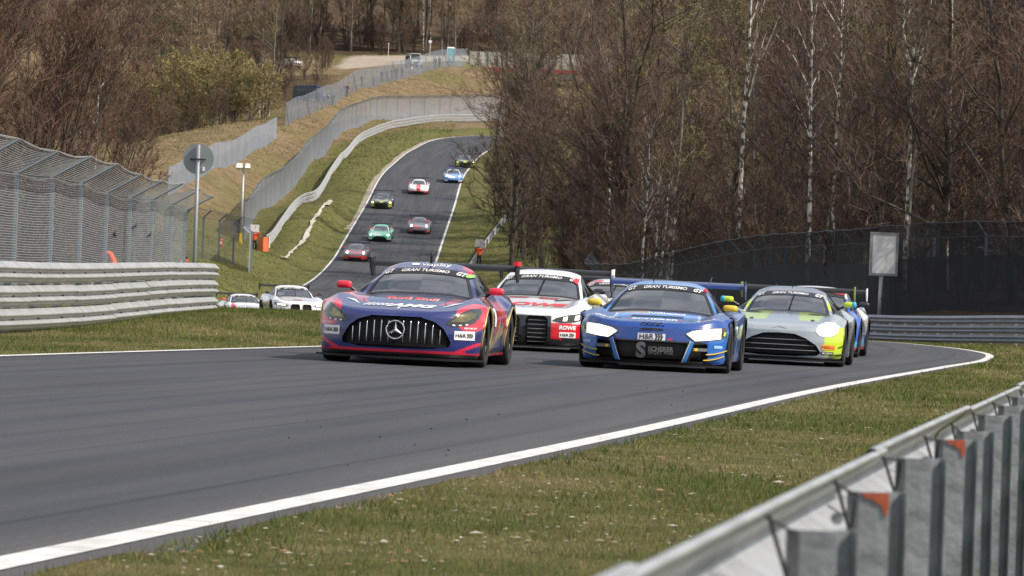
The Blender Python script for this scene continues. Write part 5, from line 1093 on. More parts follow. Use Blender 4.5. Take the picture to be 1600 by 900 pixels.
def extra_c(K):
    T_, Pp = K['text'], K['patch']; hr(K, 0, .445, .36, .085); T_('SCHERER', (.0, -1.72), .62, 'top', dwhite, .03, 0, vs=1.5); T_('TÜVRheinland', (.10, -1.20), .50, 'top', dwhite, .02, 0, vs=1.6); T_('S', (-.13, .27), .13, 'front', dgrey, .05); T_('SCHERER', (.13, .29), .33, 'front', dgrey, .03); T_('SPORT PHX', (.13, .24), .33, 'front', dgrey, .01)
    Pp('hood_slot', [(-.36, -1.45), (.36, -1.45), (.33, -1.36), (-.33, -1.36)], 'top', .008, dblack); Pp('nose_slot', [(-.15, .53), (.15, .53), (.14, .555), (-.14, .555)], 'front', .006, dblack); Pp('tow_loop', [(.22, .40), (.28, .415), (.27, .44), (.21, .42)], 'front', .02, dred, grid=.03)
    for k in range(4): 
        a = [(-.105 + k * .07 + .045 * math.cos(q), K['surf'].hit(-.105 + k * .07, .60, 'front')[0].y - .012, .60 + .028 * math.sin(q)) for q in np.linspace(0, 2 * math.pi, 17)]; MB().tube(a, .006, 4, cap=False).build('ring_badge', dblack, K['body'])
    for sx in (-1, 1):
        T_('HYLO', (sx * .66, -1.78), .26, 'top', dwhite, .035, .1, vs=2.0, rot=sx * -.35); Pp('hood_triangle', [(sx * .42, -1.72), (sx * .56, -1.70), (sx * .50, -1.84)], 'top', .008, dblack, grid=.05); Pp('hood_pin', [(sx * .34 + .03 * math.cos(q), -1.78 + .045 * math.sin(q)) for q in np.linspace(0, 6.28, 10)[:-1]], 'top', .01, dred, grid=.03)
        Pp('sticker', K['rect'](*((.54, .72) if sx > 0 else (-.72, -.54)), .285, .325), 'front', .007, dgrey); Pp('sticker', K['rect'](*((.56, .60) if sx > 0 else (-.60, -.56)), .287, .323), 'front', .011, dyel); Pp('sticker', K['rect'](*((.80, .90) if sx > 0 else (-.90, -.80)), .33, .365), 'front', .009, dsky)
        for zz_, l_ in ((.24, .0), (.165, .03)):
            pts = []
            for t_ in np.linspace(0, 1, 7):
                p, _ = K['surf'].hit(sx * (.70 - l_ + .25 * t_), zz_ + .06 * t_ ** 2, 'front')
                if p is not None: pts.append(p + Vector((sx * .012, -.03, 0)))
            m = MB(); 
            for a, b_ in zip(pts[:-1], pts[1:]): m.add([a + Vector((0, .06, 0)), b_ + Vector((0, .06, 0)), b_, a, a + Vector((0, 0, .012)), b_ + Vector((0, 0, .012))], [(0, 1, 2, 3), (3, 2, 5, 4), (4, 5, 1, 0)])
            m.build('canard', dyel, K['root'])
        Pp('lamp_mark', [(sx * .895, .50), (sx * .905, .54), (sx * .925, .545), (sx * .915, .49)], 'front', .02, mat('mark_lime', (.6, .75, .05), .5), grid=.03)
    strip_text(K, 1.105, .58, .44)
    for sx in (-1, 1):
        Pp('strut', [(sx * .50, .415), (sx * .55, .40), (sx * .46, .135), (sx * .40, .135)], 'front', .012, mat('strut_blue', lin(60, 130, 200), .35, coat=.5), grid=.03); Pp('strut_edge', [(sx * .50, .415), (sx * .508, .415), (sx * .408, .135), (sx * .40, .135)], 'front', .016, dwhite, grid=.03); Pp('strip_dot', [(.545 + .05 * math.cos(q), 1.075 + .025 * math.sin(q)) for q in np.linspace(0, 6.28, 14)[:-1]], 'front', .014, dred, parent=K['ws'], grid=.03)
    for px in (-.42, .52): MB().tube([(px, .75, 1.14), (px + .04, .75, 1.27)], .007, 4).build('antenna', dgrey, K['root'])
CAR_C = dict(ny=-2.25, nz=.57, h=(.66, .715, .755), c=(.72, .775, .79), cowl=(-1.02, .775), top=(-.10, 1.135), peak=(.30, 1.19), rh=.50, belt=.80, sh=.715, x2=.74, paint=paint_c, mirror_m=mat('mirror_yellow', (.75, .52, .03), .35, coat=.6), mirror=(-.62, .855), mirror_x=.91, deck=(1.6, .98), tail=(2.15, .90),
             wing=(2.2, 1.15, .94), wing_m=mat('wing_blue', lin(28, 52, 115), .3, .3, coat=.6), end_m=mat('wing_blue', lin(36, 66, 140)), hx=.58, grilles=[('grille', [(-.47, .385), (.47, .385), (.40, .14), (-.40, .14)], False, .06, mat('grille_mesh_black', (.014, .014, .012), .6, noise=.5, nscale=40)), ('side_intake', [(.55, .36), (.72, .38), (.73, .20), (.70, .15), (.50, .15)], True, .06, blk)],
             lamps=[([(.43, .50), (.50, .545), (.66, .575), (.86, .595), (.94, .60), (.945, .47), (.86, .44), (.70, .425), (.55, .41), (.50, .44)], lens_dark, [([(.445, .50), (.52, .54), (.68, .572), (.875, .59), (.875, .452), (.72, .428), (.56, .413)], lamp_glow), ([(.47, .49), (.55, .53), (.70, .56), (.84, .575), (.84, .47), (.72, .44), (.58, .425)], lamp_hot)])], extra=extra_c, strip=dblack, wiper=False, ant=-.2)
# ---- silver and lime coupe with the wide dark mouth
LIME = lin(186, 216, 52)
def paint_d(x, y, z):
    ax = np.abs(x); c = np.tile(lin(150, 160, 168), (len(x), 1)); hood = (z > .66) & (y > -1.75) & (y < -.3) & (ax > .26 - .05 * (y + 1.7)) & (ax < .62 + .10 * (y + 1.2)); corner = (y < -1.5) & (ax > .72 - .1 * (z - .2)) & (z < .47) & (z > .16); eye = (y < -1.5) & (ax > .84) & (z < .62); pil = (z > .88) & (ax > .60) & (ax < .80) & (y < .4) & (y > -.5); roof = (z > 1.12)
    return mixc(c, (hood, LIME), (corner, LIME), (eye, LIME), (pil, LIME), (roof, lin(105, 110, 122)), ((z < .14) & (y < -1.5), (.02, .02, .02)))
def extra_d(K):
    T_, Pp = K['text'], K['patch']; strip_text(K, 1.145, .58, .46)
    for sx in (-1, 1):
        Pp('hood_vent', [(sx * .36, -1.02), (sx * .44, -.80), (sx * .68, -.78), (sx * .66, -.95), (sx * .52, -1.06)], 'top', .008, dblack); Pp('hood_pin', [(sx * .48 + .035 * math.cos(q), -1.72 + .05 * math.sin(q)) for q in np.linspace(0, 6.28, 12)[:-1]], 'top', .01, dblack, grid=.03)
        Pp('sticker', K['rect'](*((.66, .86) if sx > 0 else (-.86, -.66)), .265, .345), 'front', .007, dora); T_('PIRELLI', (sx * .76, .305), .18, 'front', mat('decal_brown', (.45, .10, .02), .5), .03, off_=.012); Pp('sticker', K['rect'](*((.655, .84) if sx > 0 else (-.84, -.655)), .195, .235), 'front', .007, dblack); T_('MICHELIN', (sx * .747, .215), .15, 'front', dwhite, .02, off_=.012)
        Pp('canard', [(sx * .76, .17), (sx * .97, .19), (sx * .97, .215), (sx * .76, .185)], 'front', .02, dblack, grid=.04); Pp('canard', [(sx * .90, .30), (sx * .985, .33), (sx * .985, .35), (sx * .90, .315)], 'front', .02, dblack, grid=.04)
    gr = [o for o in K['root'].children if o.name.startswith('grille')][0]
    for zz_ in (.24, .32, .40):
        pts = [K['surf'].hit(q, zz_, 'front')[0] for q in np.linspace(-1, 1, 9) * np.interp(zz_, [.2, .3, .42, .49], [.60, .58, .42, .28])]; MB().tube([p + Vector((0, .03, 0)) for p in pts], .007, 4).build('slat', dgrey, gr)
    pts = [K['surf'].hit(q, .585 + .012 * math.cos(q * 26), 'front')[0] for q in np.linspace(-.12, .12, 9)]; MB().tube([p + Vector((0, -.006, 0)) for p in pts], [.003, .008, .009, .012, .014, .012, .009, .008, .003], 5).build('wing_badge', chrome, K['body'])
    for o in [o for o in K['root'].children if o.name.startswith('mirror')]:
        sx = 1 if o.data.vertices[0].co.x > 0 else -1; MB().add(*ellipsoid((sx * 1.05, -.30, .985), (.042, .073, .050), .55)).build('mirror_tip', mat('tip_cyan', lin(60, 170, 210), .4), o, smooth=True)
CAR_D = dict(ny=-2.34, nz=.545, h=(.70, .77, .815), c=(.765, .825, .84), cowl=(-.60, .835), top=(.25, 1.165), peak=(.75, 1.245), rh=.51, belt=.855, sh=.735, x2=.70, paint=paint_d, mirror_m=mat('mirror_lime', LIME, .35, coat=.5), mirror=(-.30, .985), mirror_x=.98, wing=(2.2, 1.20, .94), end_m=mat('end_lime', lin(120, 140, 50), .5), strip=mat('strip_navy', (.02, .025, .045), .5),
             grilles=[('grille', [(0, .505), (.24, .495), (.42, .43), (.58, .33), (.655, .215), (.60, .17), (.30, .15), (0, .145), (-.30, .15), (-.60, .17), (-.655, .215), (-.58, .33), (-.42, .43), (-.24, .495)], False, .06, blk)],
             lamps=[([(.56, .55), (.60, .64), (.70, .69), (.82, .69), (.90, .64), (.90, .56), (.83, .49), (.72, .465), (.62, .48)], lamp_glow, [([(.62, .555), (.65, .62), (.72, .655), (.80, .65), (.84, .60), (.83, .54), (.76, .50), (.68, .50)], lamp_hot)])], extra=extra_d)
# ---- round-lamp rear-engined car in several liveries
def paint_plain(base, second, style=0, low=(.02, .02, .022)):
    def f(x, y, z):
        ax = np.abs(x); c = np.tile(base, (len(x), 1)); n_ = vnoise(x * 2.3 + style * 7, y * 1.8, 80 + style)
        if style % 3 == 0: r_ = [((y < -1.7) & (z < .45), second), ((z > .6) & (n_ > .25) & (y < -.8), second)]
        elif style % 3 == 1: r_ = [((ax < .22) & (y < -.8), second), ((z < .35), second)]
        else: r_ = [((n_ > .1) & (z > .5), second), ((z < .32) & (y < -1.5), second)]
        return mixc(c, *[(a, b) for a, b in r_], ((z < .20) & (y < -1.5), low))
    return f
def porsche(paint, mirror, lampm=lamp_far, wing_m=carbon, **k):
    d = dict(ny=-2.28, nz=.55, h=(.70, .78, .85), c=(.82, .885, .885), cowl=(-.95, .88), top=(-.12, 1.20), peak=(.35, 1.275), rh=.50, belt=.89, sh=.74, x2=.68, paint=paint, mirror_m=mirror, mirror=(-.62, 1.0), deck=(1.5, 1.12), tail=(2.2, .92), wing=(2.25, 1.27, .93), wing_m=wing_m, hx=.52,
             grilles=[('intake', [(-.55, .33), (.55, .33), (.48, .18), (-.48, .18)], False, .05, blk)], lamps=[([(.66 + .14 * math.cos(q), .70 + .11 * math.sin(q)) for q in np.linspace(0, 6.28, 13)[:-1]], lampm, [])]); d.update(k); return d
m_red = mat('mirror_red', RED); m_blk = mat('mirror_dark'); m_white = dwhite
DRIVERS = []
def at_px(px, d): return ((px - 800) / FPX * d, d)
def hero(spec, px, d, slope, label, **k): return build_car(spec, at_px(px, d), math.atan(slope), label, 'race cars on the track', res=.020 if 50 < d < 70 else .034, **k)
A = hero(CAR_A, 620, 51.0, .105, 'dark blue and red race car with slatted chrome grille leading the pack')
C = hero(CAR_C, 1020, 55.5, .11, 'blue race car with blazing white headlights and yellow mirrors')
B = hero(CAR_B, 818, 67.5, .12, 'white and red race car with tall black twin grille behind the leader')
D = hero(CAR_D, 1219, 66.5, .125, 'silver and lime race car with wide black mouth at the right')
EXT = lambda K: (strip_text(K, 1.165, .58, .44))
PW = porsche(paint_plain((.80, .80, .80), lin(205, 60, 60), 2), m_blk, lamp_warm, extra=EXT)
hero(PW, 940, 84, .13, 'white race car mostly hidden between the red-white and the blue one')
def paint_e(x, y, z):
    ax = np.abs(x); return mixc(np.tile(lin(40, 90, 190), (len(x), 1)), ((vnoise(y * 2, z * 4, 77) > .15) & (ax > .8), (.8, .8, .8)), ((z > 1.1), (.75, .75, .75)), ((z < .3), lin(60, 170, 220)), ((z < .2), lin(190, 30, 40)))
hero(dict(CAR_B, paint=paint_e, extra=lambda K: K['patch']('strip_mark', [(.36, 1.18), (.60, 1.16), (.60, 1.23), (.36, 1.25)], 'front', .014, dred, parent=K['ws'], grid=.04), wing=(2.25, 1.24, .9)), 1258, 80, .135, 'blue, white and red race car almost hidden behind the silver and lime one')
# two white cars in the dip, heading to the right
def paint_w(x, y, z):
    ax = np.abs(x); return mixc(np.tile((.80, .80, .80), (len(x), 1)), ((ax < .20) & (x < .1) & (y < -1.5) & (y > -2.0), lin(215, 60, 90)), ((y < -1.7) & (z < .38), lin(25, 30, 75)), ((ax > .85) & (y > -1.0) & (z < .55), lin(120, 120, 130)), ((ax > .85) & (y > -.2) & (z < .6), lin(40, 40, 90)))
hero(dict(CAR_B, paint=paint_w, extra=lambda K: strip_text(K, 1.225, .66, .5), end_m=carbon, lamps=[(CAR_B['lamps'][0][0], lens_dark, [([(.55, .50), (.85, .53), (.86, .60), (.60, .56)], lamp_warm)])]), 472, 160, -.20, 'white race car with twin grille and black wing in the dip')
hero(dict(PW, paint=paint_plain((.80, .80, .80), (.78, .78, .78), 1), mirror_m=mat('mirror_orange', lin(235, 90, 50)), lamps=[(PW['lamps'][0][0], mat('lamp_ring_red', lin(225, 70, 70), .4), [([(.66 + .08 * math.cos(q), .70 + .06 * math.sin(q)) for q in np.linspace(0, 6.28, 9)[:-1]], lens_dark)])]), 392, 190, -.20, 'white race car with round lamps and orange mirror behind the grass crest')
# the field coming down the hill
def hill(spec, px, py_, slope, label, d):
    return build_car(spec, at_px(px, d), math.atan(slope), label, 'race cars coming down the hill', hero=False)
hill(porsche(paint_plain(lin(95, 90, 98), lin(185, 45, 50), 0), m_red), 553, 407, .02, 'dark and red race car lowest on the hill', 343)
hill(dict(CAR_D, paint=paint_plain(lin(95, 205, 160), lin(210, 235, 225), 2), mirror_m=m_red, lamps=[(CAR_D['lamps'][0][0], lamp_hot, [])]), 590, 366, .02, 'mint green race car with bright headlights on the hill', 363)
hill(porsche(paint_plain(lin(105, 105, 118), lin(175, 50, 60), 2), m_red), 651, 360, .0, 'grey and red race car with round headlights right of the green one', 372)
hill(dict(CAR_A, paint=paint_plain(lin(22, 22, 24), lin(150, 160, 60), 0), mirror_m=m_blk, extra=None, wing=(2.2, 1.38, .95), lamps=[(CAR_A['lamps'][0][0], lamp_yel, [])]), 591, 323, .02, 'black race car with yellow headlights and high wing on the hill', 397)
hill(porsche(paint_plain((.80, .80, .82), lin(200, 50, 60), 1), m_red), 648, 303, .0, 'white race car with red centre stripe on the hill', 414)
hill(porsche(paint_plain(lin(105, 155, 225), (.78, .78, .82), 2), mat('mirror_blue', lin(50, 80, 160)), wing_m=mat('wing_blue', lin(36, 66, 140))), 702, 281, -.02, 'blue and white race car high on the hill', 429)
hill(dict(CAR_A, paint=paint_plain(lin(40, 45, 30), lin(190, 200, 70), 0), mirror_m=m_blk, extra=None, lamps=[(CAR_A['lamps'][0][0], lamp_yel, [])]), 720, 256, -.04, 'dark yellow-green race car farthest up beside the overhanging branches', 456)
# ------------------------------------------------------------------ people and things on the hill
def skin_person(joints, edges, colors, name, root_j=0):
    "one continuous body grown from a posed skeleton; joints: name -> (pos, radius), colors: list of (joint a, joint b, colour) used for the nearest bone"
    names = list(joints); me = bpy.data.meshes.new(name); me.from_pydata([joints[n][0] for n in names], [(names.index(a), names.index(b)) for a, b in edges], [])
    o = bpy.data.objects.new(name, me); COL.objects.link(o); o.modifiers.new('skin', 'SKIN'); sv = me.skin_vertices[0].data
    for k, n in enumerate(names):
        r_ = joints[n][1]; sv[k].radius = r_ if isinstance(r_, tuple) else (r_, r_)
    sv[0].use_root = True; ss = o.modifiers.new('sub', 'SUBSURF'); ss.levels = 1; ss.render_levels = 1
    bpy.context.view_layer.update(); ev = o.evaluated_get(bpy.context.evaluated_depsgraph_get()).to_mesh(); v = np.array([q.co[:] for q in ev.vertices]); f = [list(q.vertices) for q in ev.polygons]
    bpy.data.objects.remove(o); bpy.data.meshes.remove(me)
    best = np.full(len(v), 1e9); col = np.zeros((len(v), 3))
    for a, b, c in colors:
        A_ = np.array(joints[a][0]); B_ = np.array(joints[b][0]); d = B_ - A_; t = np.clip(((v - A_) @ d) / (d @ d + 1e-9), 0, 1); ds = np.linalg.norm(v - (A_ + t[:, None] * d), axis=1); m_ = ds < best; best = np.where(m_, ds, best); col[m_] = c
    return mesh_data(name, v, f, mat('cloth_and_skin', rough=.85, attr='Col'), colors=col)
SKIN = (.50, .30, .22)
def pose(arms='down', seated=False, lean=0.0):
    J = {}
    if seated: J.update(pelvis=((0, .05, .34), .15), belly=((0, .08, .50), .14), chest=((0, .10, .68), (.19, .14)), neck=((0, .08, .86), .06), head=((0, .05, .96), .085), crown=((0, .04, 1.04), .085))
    else: J.update(pelvis=((0, 0, .95), (.155, .12)), belly=((0, 0, 1.10), (.15, .12)), chest=((0, 0, 1.32), (.19, .13)), neck=((0, 0, 1.49), .06), head=((0, -.01, 1.59), .075), crown=((0, -.01, 1.69), .085))
    for s_, n in ((1, 'l'), (-1, 'r')):
        if seated: P_ = [(.20, .10, .78), (.28, -.10, .60), (.20, -.38, .62), (.16, -.45, .63)]
        elif arms == 'up': P_ = [(.20, 0, 1.43), (.37, -.10, 1.46), (.30, -.20, 1.70), (.29, -.22, 1.77)]
        elif arms == 'front': P_ = [(.20, 0, 1.42), (.27, -.06, 1.16), (.14, -.28, 1.20), (.08, -.34, 1.22)]
        else: P_ = [(.20, 0, 1.42), (.27, .03, 1.14), (.29, -.05, .90), (.29, -.07, .83)]
        for k, q, r_ in zip(('sh', 'el', 'wr', 'ha'), P_, (.085, .058, .040, .042)): J[k + n] = ((q[0] * s_, q[1], q[2]), r_)
        h = np.array(P_[3]); d = unit(h - np.array(P_[2]))
        for q in range(4): J['f%d%s' % (q, n)] = (tuple((h + d * (.085 - .012 * abs(q - 1)) + np.array((-.03 + .02 * q, -.012, 0))) * np.array((s_, 1, 1))), .009)
        J['th' + n] = (tuple((h + d * .03 + np.array((-.055, -.01, .0))) * np.array((s_, 1, 1))), .010)
        if seated: L_ = [(.11, 0, .34), (.15, -.42, .45), (.13, -.75, .28), (.13, -.85, .26)]
        else: L_ = [(.10, 0, .90), (.11, -.02, .50), (.12, .02, .09), (.125, -.13, .045)]
        for k, q, r_ in zip(('hi', 'kn', 'an', 'to'), L_, (.10, .072, .05, .045)): J[k + n] = ((q[0] * s_, q[1], q[2]), r_)
    E = [('pelvis', 'belly'), ('belly', 'chest'), ('chest', 'neck'), ('neck', 'head'), ('head', 'crown')]
    for n in 'lr': E += [('chest', 'sh' + n), ('sh' + n, 'el' + n), ('el' + n, 'wr' + n), ('wr' + n, 'ha' + n), ('ha' + n, 'th' + n), ('pelvis', 'hi' + n), ('hi' + n, 'kn' + n), ('kn' + n, 'an' + n), ('an' + n, 'to' + n)] + [('ha' + n, 'f%d%s' % (q, n)) for q in range(4)]
    return J, E
def person_mesh(arms, jacket, trousers, shoes=(.02, .02, .02), seated=False, gloves=None):
    J, E = pose(arms, seated); C_ = [('pelvis', 'belly', jacket if not seated else jacket), ('belly', 'chest', jacket), ('chest', 'neck', jacket), ('head', 'crown', SKIN), ('neck', 'head', SKIN)]
    for n in 'lr': C_ += [('chest', 'sh' + n, jacket), ('sh' + n, 'el' + n, jacket), ('el' + n, 'wr' + n, jacket), ('wr' + n, 'ha' + n, gloves or SKIN), ('ha' + n, 'f1' + n, gloves or SKIN), ('pelvis', 'hi' + n, trousers), ('hi' + n, 'kn' + n, trousers), ('kn' + n, 'an' + n, trousers), ('an' + n, 'to' + n, shoes)]
    return skin_person(J, E, C_, 'person')
def hair_on(o, col, seated=False):
    MB().add(*ellipsoid((0, .012, 1.72), (.088, .10, .078), 1.0, 12, 6)).build('hair', mat('hair_%d' % int(col[0] * 1000), col, .8), o, smooth=True)
    MB().add(*ellipsoid((0, -.098, 1.635), (.014, .022, .022), 1.0, 6, 4)).build('nose', mat('skin_tone', SKIN, .6), o, smooth=True)
ORANGE = lin(255, 92, 40)
marshal = person_mesh('up', ORANGE, (.012, .013, .018)); board_m = mat('panel_white', (.72, .72, .72), .5)
for px, py, d, lab, blab, face in ((397, 398, 345, 'marshal in orange jacket holding up a white board left of the hill track', 'white board held up by the marshal left of the track', .05), (748, 424, 338, 'marshal in orange jacket holding up a grey board right of the hill track', 'grey board held up by the marshal right of the track', .0)):
    b = P(px, py, d); z_ = hz(b[0], b[1]); o = link(bpy.data.objects.new('person', marshal)); o.location = (b[0], b[1], z_); o.rotation_euler = (0, 0, face); tag(o, lab, 'person', 'marshals in orange'); hair_on(o, (.05, .03, .02))
    bd = empty('signal_board', (b[0], b[1] - .27, z_ + 1.60), face, label=blab, cat='board'); MB().box((0, 0, .31), (.70, .03, .60)).build('panel', board_m if px < 500 else mat('panel_grey', (.42, .42, .43), .5), bd); MB().box((0, .03, .02), (.5, .03, .05)).build('grip', blk, bd); MB().box((.05, -.018, .42), (.05, .008, .16)).build('mark', mat('panel_mark', (.12, .14, .12), .6) if px < 500 else dred, bd)
# crouching marshal's orange coat glimpsed through the left fence
b = P(152, 418, 110); cc = empty('orange_cloth', (b[0] + .3, b[1], hz(b[0], b[1])), 0, label='scrap of orange cloth seen through the left catch fence', cat='cloth'); m = MB(); z1 = P(152, 396, 110)[2] - hz(b[0], b[1])
m.tube([(-.22, 0, z1 - .02), (-.10, .02, z1 + .02), (.02, 0, z1), (.10, -.02, z1 - .16), (.13, 0, z1 - .42), (.16, .03, z1 - .8)], [.03, .06, .075, .085, .10, .11], 8); m.build('cloth', mat('orange_cloth', ORANGE, .8), cc, smooth=True)
# spectators behind the crest fence
PAL = [((.03, .04, .08), (.03, .035, .06)), ((.02, .02, .025), (.05, .06, .09)), ((.06, .08, .14), (.02, .02, .03)), ((.10, .10, .11), (.04, .05, .08)), ((.65, .65, .66), (.30, .32, .36)), ((.16, .05, .05), (.03, .03, .04))]
PM = [person_mesh(('front', 'down')[q % 2], a, b_) for q, (a, b_) in enumerate(PAL)]
LBL = ['navy coat', 'black jacket', 'blue jacket', 'grey coat', 'white top', 'dark red jacket']
SPEC = [(565, 141, 0), (583, 137, 2), (596, 133, 1), (604, 131, 3), (612, 129, 0), (619, 127, 1), (628, 124, 2), (643, 124, 4), (654, 119, 4), (679, 112, 3), (686, 110, 2), (703, 106, 4), (541, 150, 1), (520, 160, 3)]
ORD = ['leftmost but one of the', 'one of the']
for q, (px, py, c_) in enumerate(SPEC):
    dd = np.interp(px, [446, 507, 556, 610, 651, 729], [496, 548, 588, 613, 628, 653]); b = P(px, py, dd); o = link(bpy.data.objects.new('person', PM[c_])); sc = .72 if q == 7 else 1.0; o.scale = (sc,) * 3; o.location = (b[0], b[1], hz(b[0], b[1])); o.rotation_euler = (0, 0, .5 * math.sin(q * 2.1) + .3)
    where = {0: 'left of the close group behind the crest fence', 1: 'standing alone behind the crest fence', 2: 'at the left of the close group behind the crest fence', 3: 'in the middle of the close group behind the crest fence', 4: 'right of the middle of the close group behind the crest fence', 5: 'at the right of the close group behind the crest fence', 6: 'just left of the parked silver van', 7: 'small and in front of the silver van', 8: 'right of the silver van', 9: 'between the van and the portable toilet', 10: 'nearer the portable toilet', 11: 'before the turquoise portable toilet', 12: 'farther down the crest fence', 13: 'lowest along the crest fence'}[q]
    tag(o, 'spectator in %s %s' % (LBL[c_], where), 'person', 'spectators behind the crest fence'); hair_on(o, (.05, .03, .02) if q % 2 else (.14, .09, .05))
# drivers
drv = person_mesh('down', (.05, .05, .07), (.04, .04, .05), seated=True, gloves=(.02, .02, .02))
for root, spec, hc, lab in ((A, CAR_A, (.10, .12, .30), 'dark blue and red car'), (B, CAR_B, (.6, .6, .6), 'white and red car'), (C, CAR_C, (.15, .25, .45), 'blue car with blazing lamps'), (D, CAR_D, (.55, .6, .5), 'silver and lime car')):
    bpy.context.view_layer.update(); cy = spec['cowl'][0]; o = link(bpy.data.objects.new('person', drv)); o.matrix_world = root.matrix_world @ Matrix.Translation((.36, cy + 1.02, -.05 + (spec['peak'][1] - 1.24) * .6)); tag(o, 'driver in helmet at the wheel of the ' + lab, 'person', 'drivers')
    MB().add(*ellipsoid((0, .03, 1.0), (.125, .15, .135), .9)).build('helmet', mat('helmet_%s' % root.name, hc, .25, coat=.5), o, smooth=True); MB().add(*ellipsoid((0, -.05, 1.01), (.105, .085, .045), .8)).build('visor', mat('visor', (.01, .01, .012), .1), o, smooth=True)
    sw_ = MB().tube([(.16 * math.cos(q), -.50 + .03 * math.sin(q), .66 + .11 * math.sin(q)) for q in np.linspace(0, 6.283, 20)], .014, 6, cap=False).build('steering_wheel', blk, root); sw_.location = (.36, cy + 1.02, -.05)
# --- on the crest: van, toilet, vehicles, posts, bridge
def van(label, px, py, d, body, roof, rz, L_=4.4, h=1.95, rack=False):
    b = P(px, py, d); root = empty('parked_van', (b[0], b[1], hz(b[0], b[1])), rz, label=label, cat='van'); w2 = .9
    prof = [(-L_ / 2, .35), (-L_ / 2, .78), (-L_ / 2 + .12, .98), (-L_ / 2 + .75, 1.08), (-L_ / 2 + 1.35, h - .10), (-L_ / 2 + 1.7, h), (L_ / 2 - .2, h), (L_ / 2, h - .2), (L_ / 2, .35)]
    m = MB(); n = len(prof); v = []
    for x, k in ((-w2, 1), (-w2 * .98, 0), (w2 * .98, 0), (w2, 1)): v += [((x * (1 - .10 * max(0, z - .95))) if True else x, y, z) for y, z in prof]
    f = []
    for a in range(3): f += [(a * n + k, a * n + (k + 1) % n, (a + 1) * n + (k + 1) % n, (a + 1) * n + k) for k in range(n)]
    f += [tuple(range(n - 1, -1, -1)), tuple(range(3 * n, 4 * n))]; m.add(v, f); m.build('body', body, root)
    gm = mat('van_glass', (.02, .025, .03), .1, coat=.5); y0, z0, y1, z1 = -L_ / 2 + .78, 1.12, -L_ / 2 + 1.32, h - .14
    MB().add([(-.76, y0 - .02, z0), (.76, y0 - .02, z0), (.68, y1 - .02, z1), (-.68, y1 - .02, z1)], [(0, 1, 2, 3)]).build('windscreen', gm, root)
    for sx in (-1, 1):
        for a, c_ in ((-L_ / 2 + 1.5, -L_ / 2 + 2.35), (-L_ / 2 + 2.45, L_ / 2 - .4)): MB().box((sx * .84, (a + c_) / 2, 1.42), (.05, c_ - a, .45)).build('side_window', gm, root)
        for yy in (-L_ / 2 + .8, L_ / 2 - .8): MB().lathe([(0, -.1), (.2, -.1), (.32, -.09), (.34, 0), (.32, .09), (.2, .1), (0, .1)], 18, 'X', (sx * .82, yy, .33)).build('wheel', tyre_m, root)
        MB().box((sx * .66, -L_ / 2 - .01, .80), (.34, .06, .17)).build('headlight', mat('van_lamp', (.75, .75, .75), .2), root)
    MB().box((0, -L_ / 2 - .01, .55), (1.1, .05, .22)).build('grille', blk, root)
    if roof is not None: MB().box((0, .3, h + .03), (1.55, L_ * .6, .06)).build('roof_panel', roof, root)
    if rack: MB().box((.1, .1, h + .16), (1.0, 1.6, .22), taper=.85).build('roof_box', blk, root)
    return root
van('silver van with black roof box parked behind the crest fence', 646, 116, 640, mat('van_silver', (.45, .47, .50), .3, .4, coat=.5), dwhite, .25, rack=True)
van('dark vehicle with blue roof behind the lower end of the crest fence', 486, 160, 560, mat('van_dark', (.05, .06, .07), .4), mat('roof_blue', (.06, .15, .42), .5), 1.1, L_=4.6)
van('white car glimpsed through the branches at the top left', 452, 88, 668, mat('van_white', (.78, .78, .78), .35, coat=.5), None, .9, L_=4.0, h=1.45)
def toilet():
    b = P(703, 106, 653); root = empty('portable_toilet', (b[0], b[1] + 1.2, hz(b[0], b[1] + 1.2)), .1, label='turquoise portable toilet with white roof on the hill crest', cat='toilet'); tq = mat('turquoise', (.03, .38, .38), .5)
    MB().box((0, 0, 1.1), (1.15, 1.15, 2.1)).build('cabin', tq, root); MB().box((-.02, -.59, 1.08), (.78, .04, 1.85)).build('door', mat('turquoise_light', (.06, .46, .45), .5), root); MB().box((0, 0, 2.25), (1.22, 1.22, .22), taper=.8).build('roof', mat('roof_white', (.75, .75, .74), .5), root)
    for sx in (-1, 1): MB().box((sx * .53, -.585, 1.1), (.09, .06, 2.1)).build('corner_post', mat('roof_white'), root)
    MB().box((0, 0, .03), (1.25, 1.25, .1)).build('skid', blk, root)
toilet()
for px, py, d, h, lab, disc in ((606, 96, 690, 2.7, 'thin white stake at the edge of the car park', False), (671, 96, 672, 3.2, 'small round white sign on a pole behind the crest fence', True)):
    b = P(px, py, d); r_ = empty('marker_post', (b[0], b[1], hz(b[0], b[1])), 0, label=lab, cat='post'); MB().tube([(0, 0, -.2), (.03, 0, h)], .06, 6).build('stake', mat('stake_white', (.6, .58, .52), .7), r_)
    if disc: MB().lathe([(0, -.03), (.28, -.03), (.28, .03), (0, .03)], 20, 'Y', (.02, -.08, h - .1)).build('disc', dwhite, r_)
    else: MB().box((.03, 0, h), (.16, .05, .22)).build('plate', dwhite, r_)
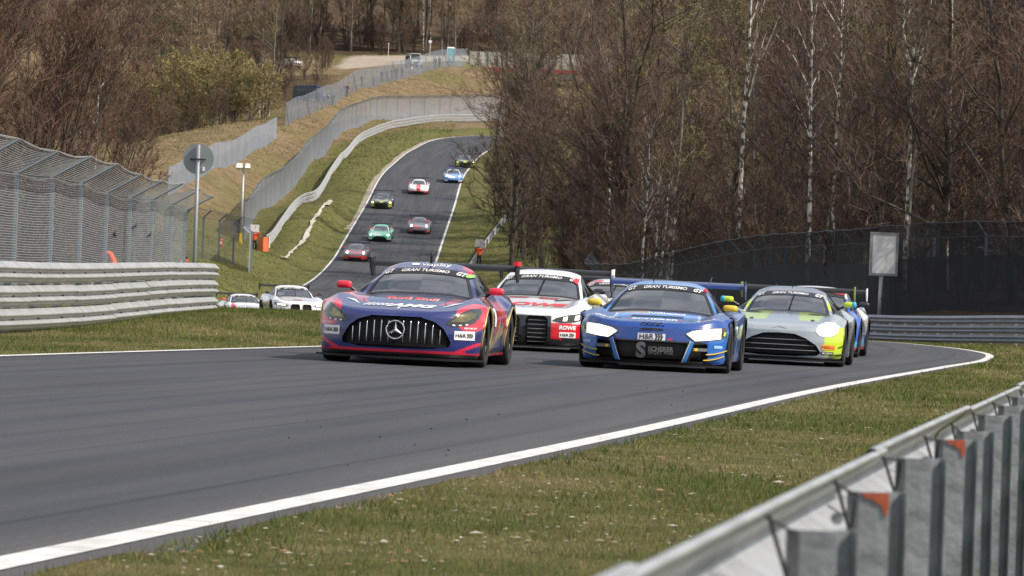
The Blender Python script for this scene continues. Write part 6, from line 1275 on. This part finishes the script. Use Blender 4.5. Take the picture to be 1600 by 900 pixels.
def bridge():
    a = P(733, 107, 655); n = 22; wdt = 1.42; root = empty('bridge_parapet', tuple(a), R(-3), label='white slatted bridge parapet over a red beam behind the trees', cat='bridge'); cr = mat('parapet_cream', (.58, .56, .50), .8, noise=.35, nscale=1.0); pd = mat('parapet_post', (.16, .14, .12), .8)
    rail_m = MB().box((0, 0, 0), (wdt - .16, .12, .56)).build('slat', cr, root); me = rail_m.data; first = True
    for q in range(n):
        for k in range(4):
            o = rail_m if first else link(bpy.data.objects.new('slat', me), root); first = False; o.location = ((q + .5) * wdt, 0, .55 + k * .61)
        MB().box((q * wdt, -.05, 1.35), (.17, .2, 2.9)).build('post', pd, root)
    MB().box((n * wdt / 2, -.1, -.05), (n * wdt, .5, .42)).build('red_beam', mat('beam_red', (.55, .04, .06), .6, noise=.3, nscale=.8), root)
    MB().box((n * wdt / 2, 2.0, -.75), (n * wdt, 4.2, .9)).build('deck', mat('concrete', (.42, .41, .38), .9, noise=.4, nscale=.5), root)
    MB().prism([(1.0, -.5), (9.0, -.5), (9.0, -9), (7.5, -9)], -.4, 3, 'Y').build('abutment', mat('concrete'), root)
    MB().prism([(20, -.5), (30, -.5), (30, -9), (22, -9)], -.4, 3, 'Y').build('abutment', mat('concrete'), root)
bridge()
# fire extinguishers and an orange pad at the rail end
for px, py, d, lab in ((287, 388, 262, 'red and white fire extinguisher left of the round sign pole'), (292, 392, 262, 'red fire extinguisher beside the sign pole'), (345, 376, 318, 'small red extinguisher at the foot of the leaning fence post')):
    b = P(px, py, d); r_ = empty('fire_extinguisher', (b[0], b[1], hz(b[0], b[1])), 0, label=lab, cat='extinguisher'); MB().lathe([(0, 0), (.10, 0), (.11, .05), (.11, .5), (.07, .58), (.03, .6), (.03, .66), (0, .66)], 12).build('bottle', mat('extinguisher_red', (.55, .03, .03), .4), r_, smooth=True); MB().box((.02, -.02, .70), (.16, .05, .06)).build('handle', blk, r_); MB().box((0, -.112, .3), (.14, .01, .2)).build('label_plate', dwhite, r_)
b = P(411, 392, 344); r_ = empty('barrier_pad', (b[0], b[1], hz(b[0], b[1])), R(20), label='orange pad with white edge on the end of the hill guardrail', cat='pad'); MB().box((0, 0, .55), (.5, 1.6, 1.15), taper=.85).build('cushion', mat('pad_orange', (.70, .17, .06), .7), r_); MB().box((.30, 0, .75), (.08, 1.5, .9)).build('edge_strip', dwhite, r_)
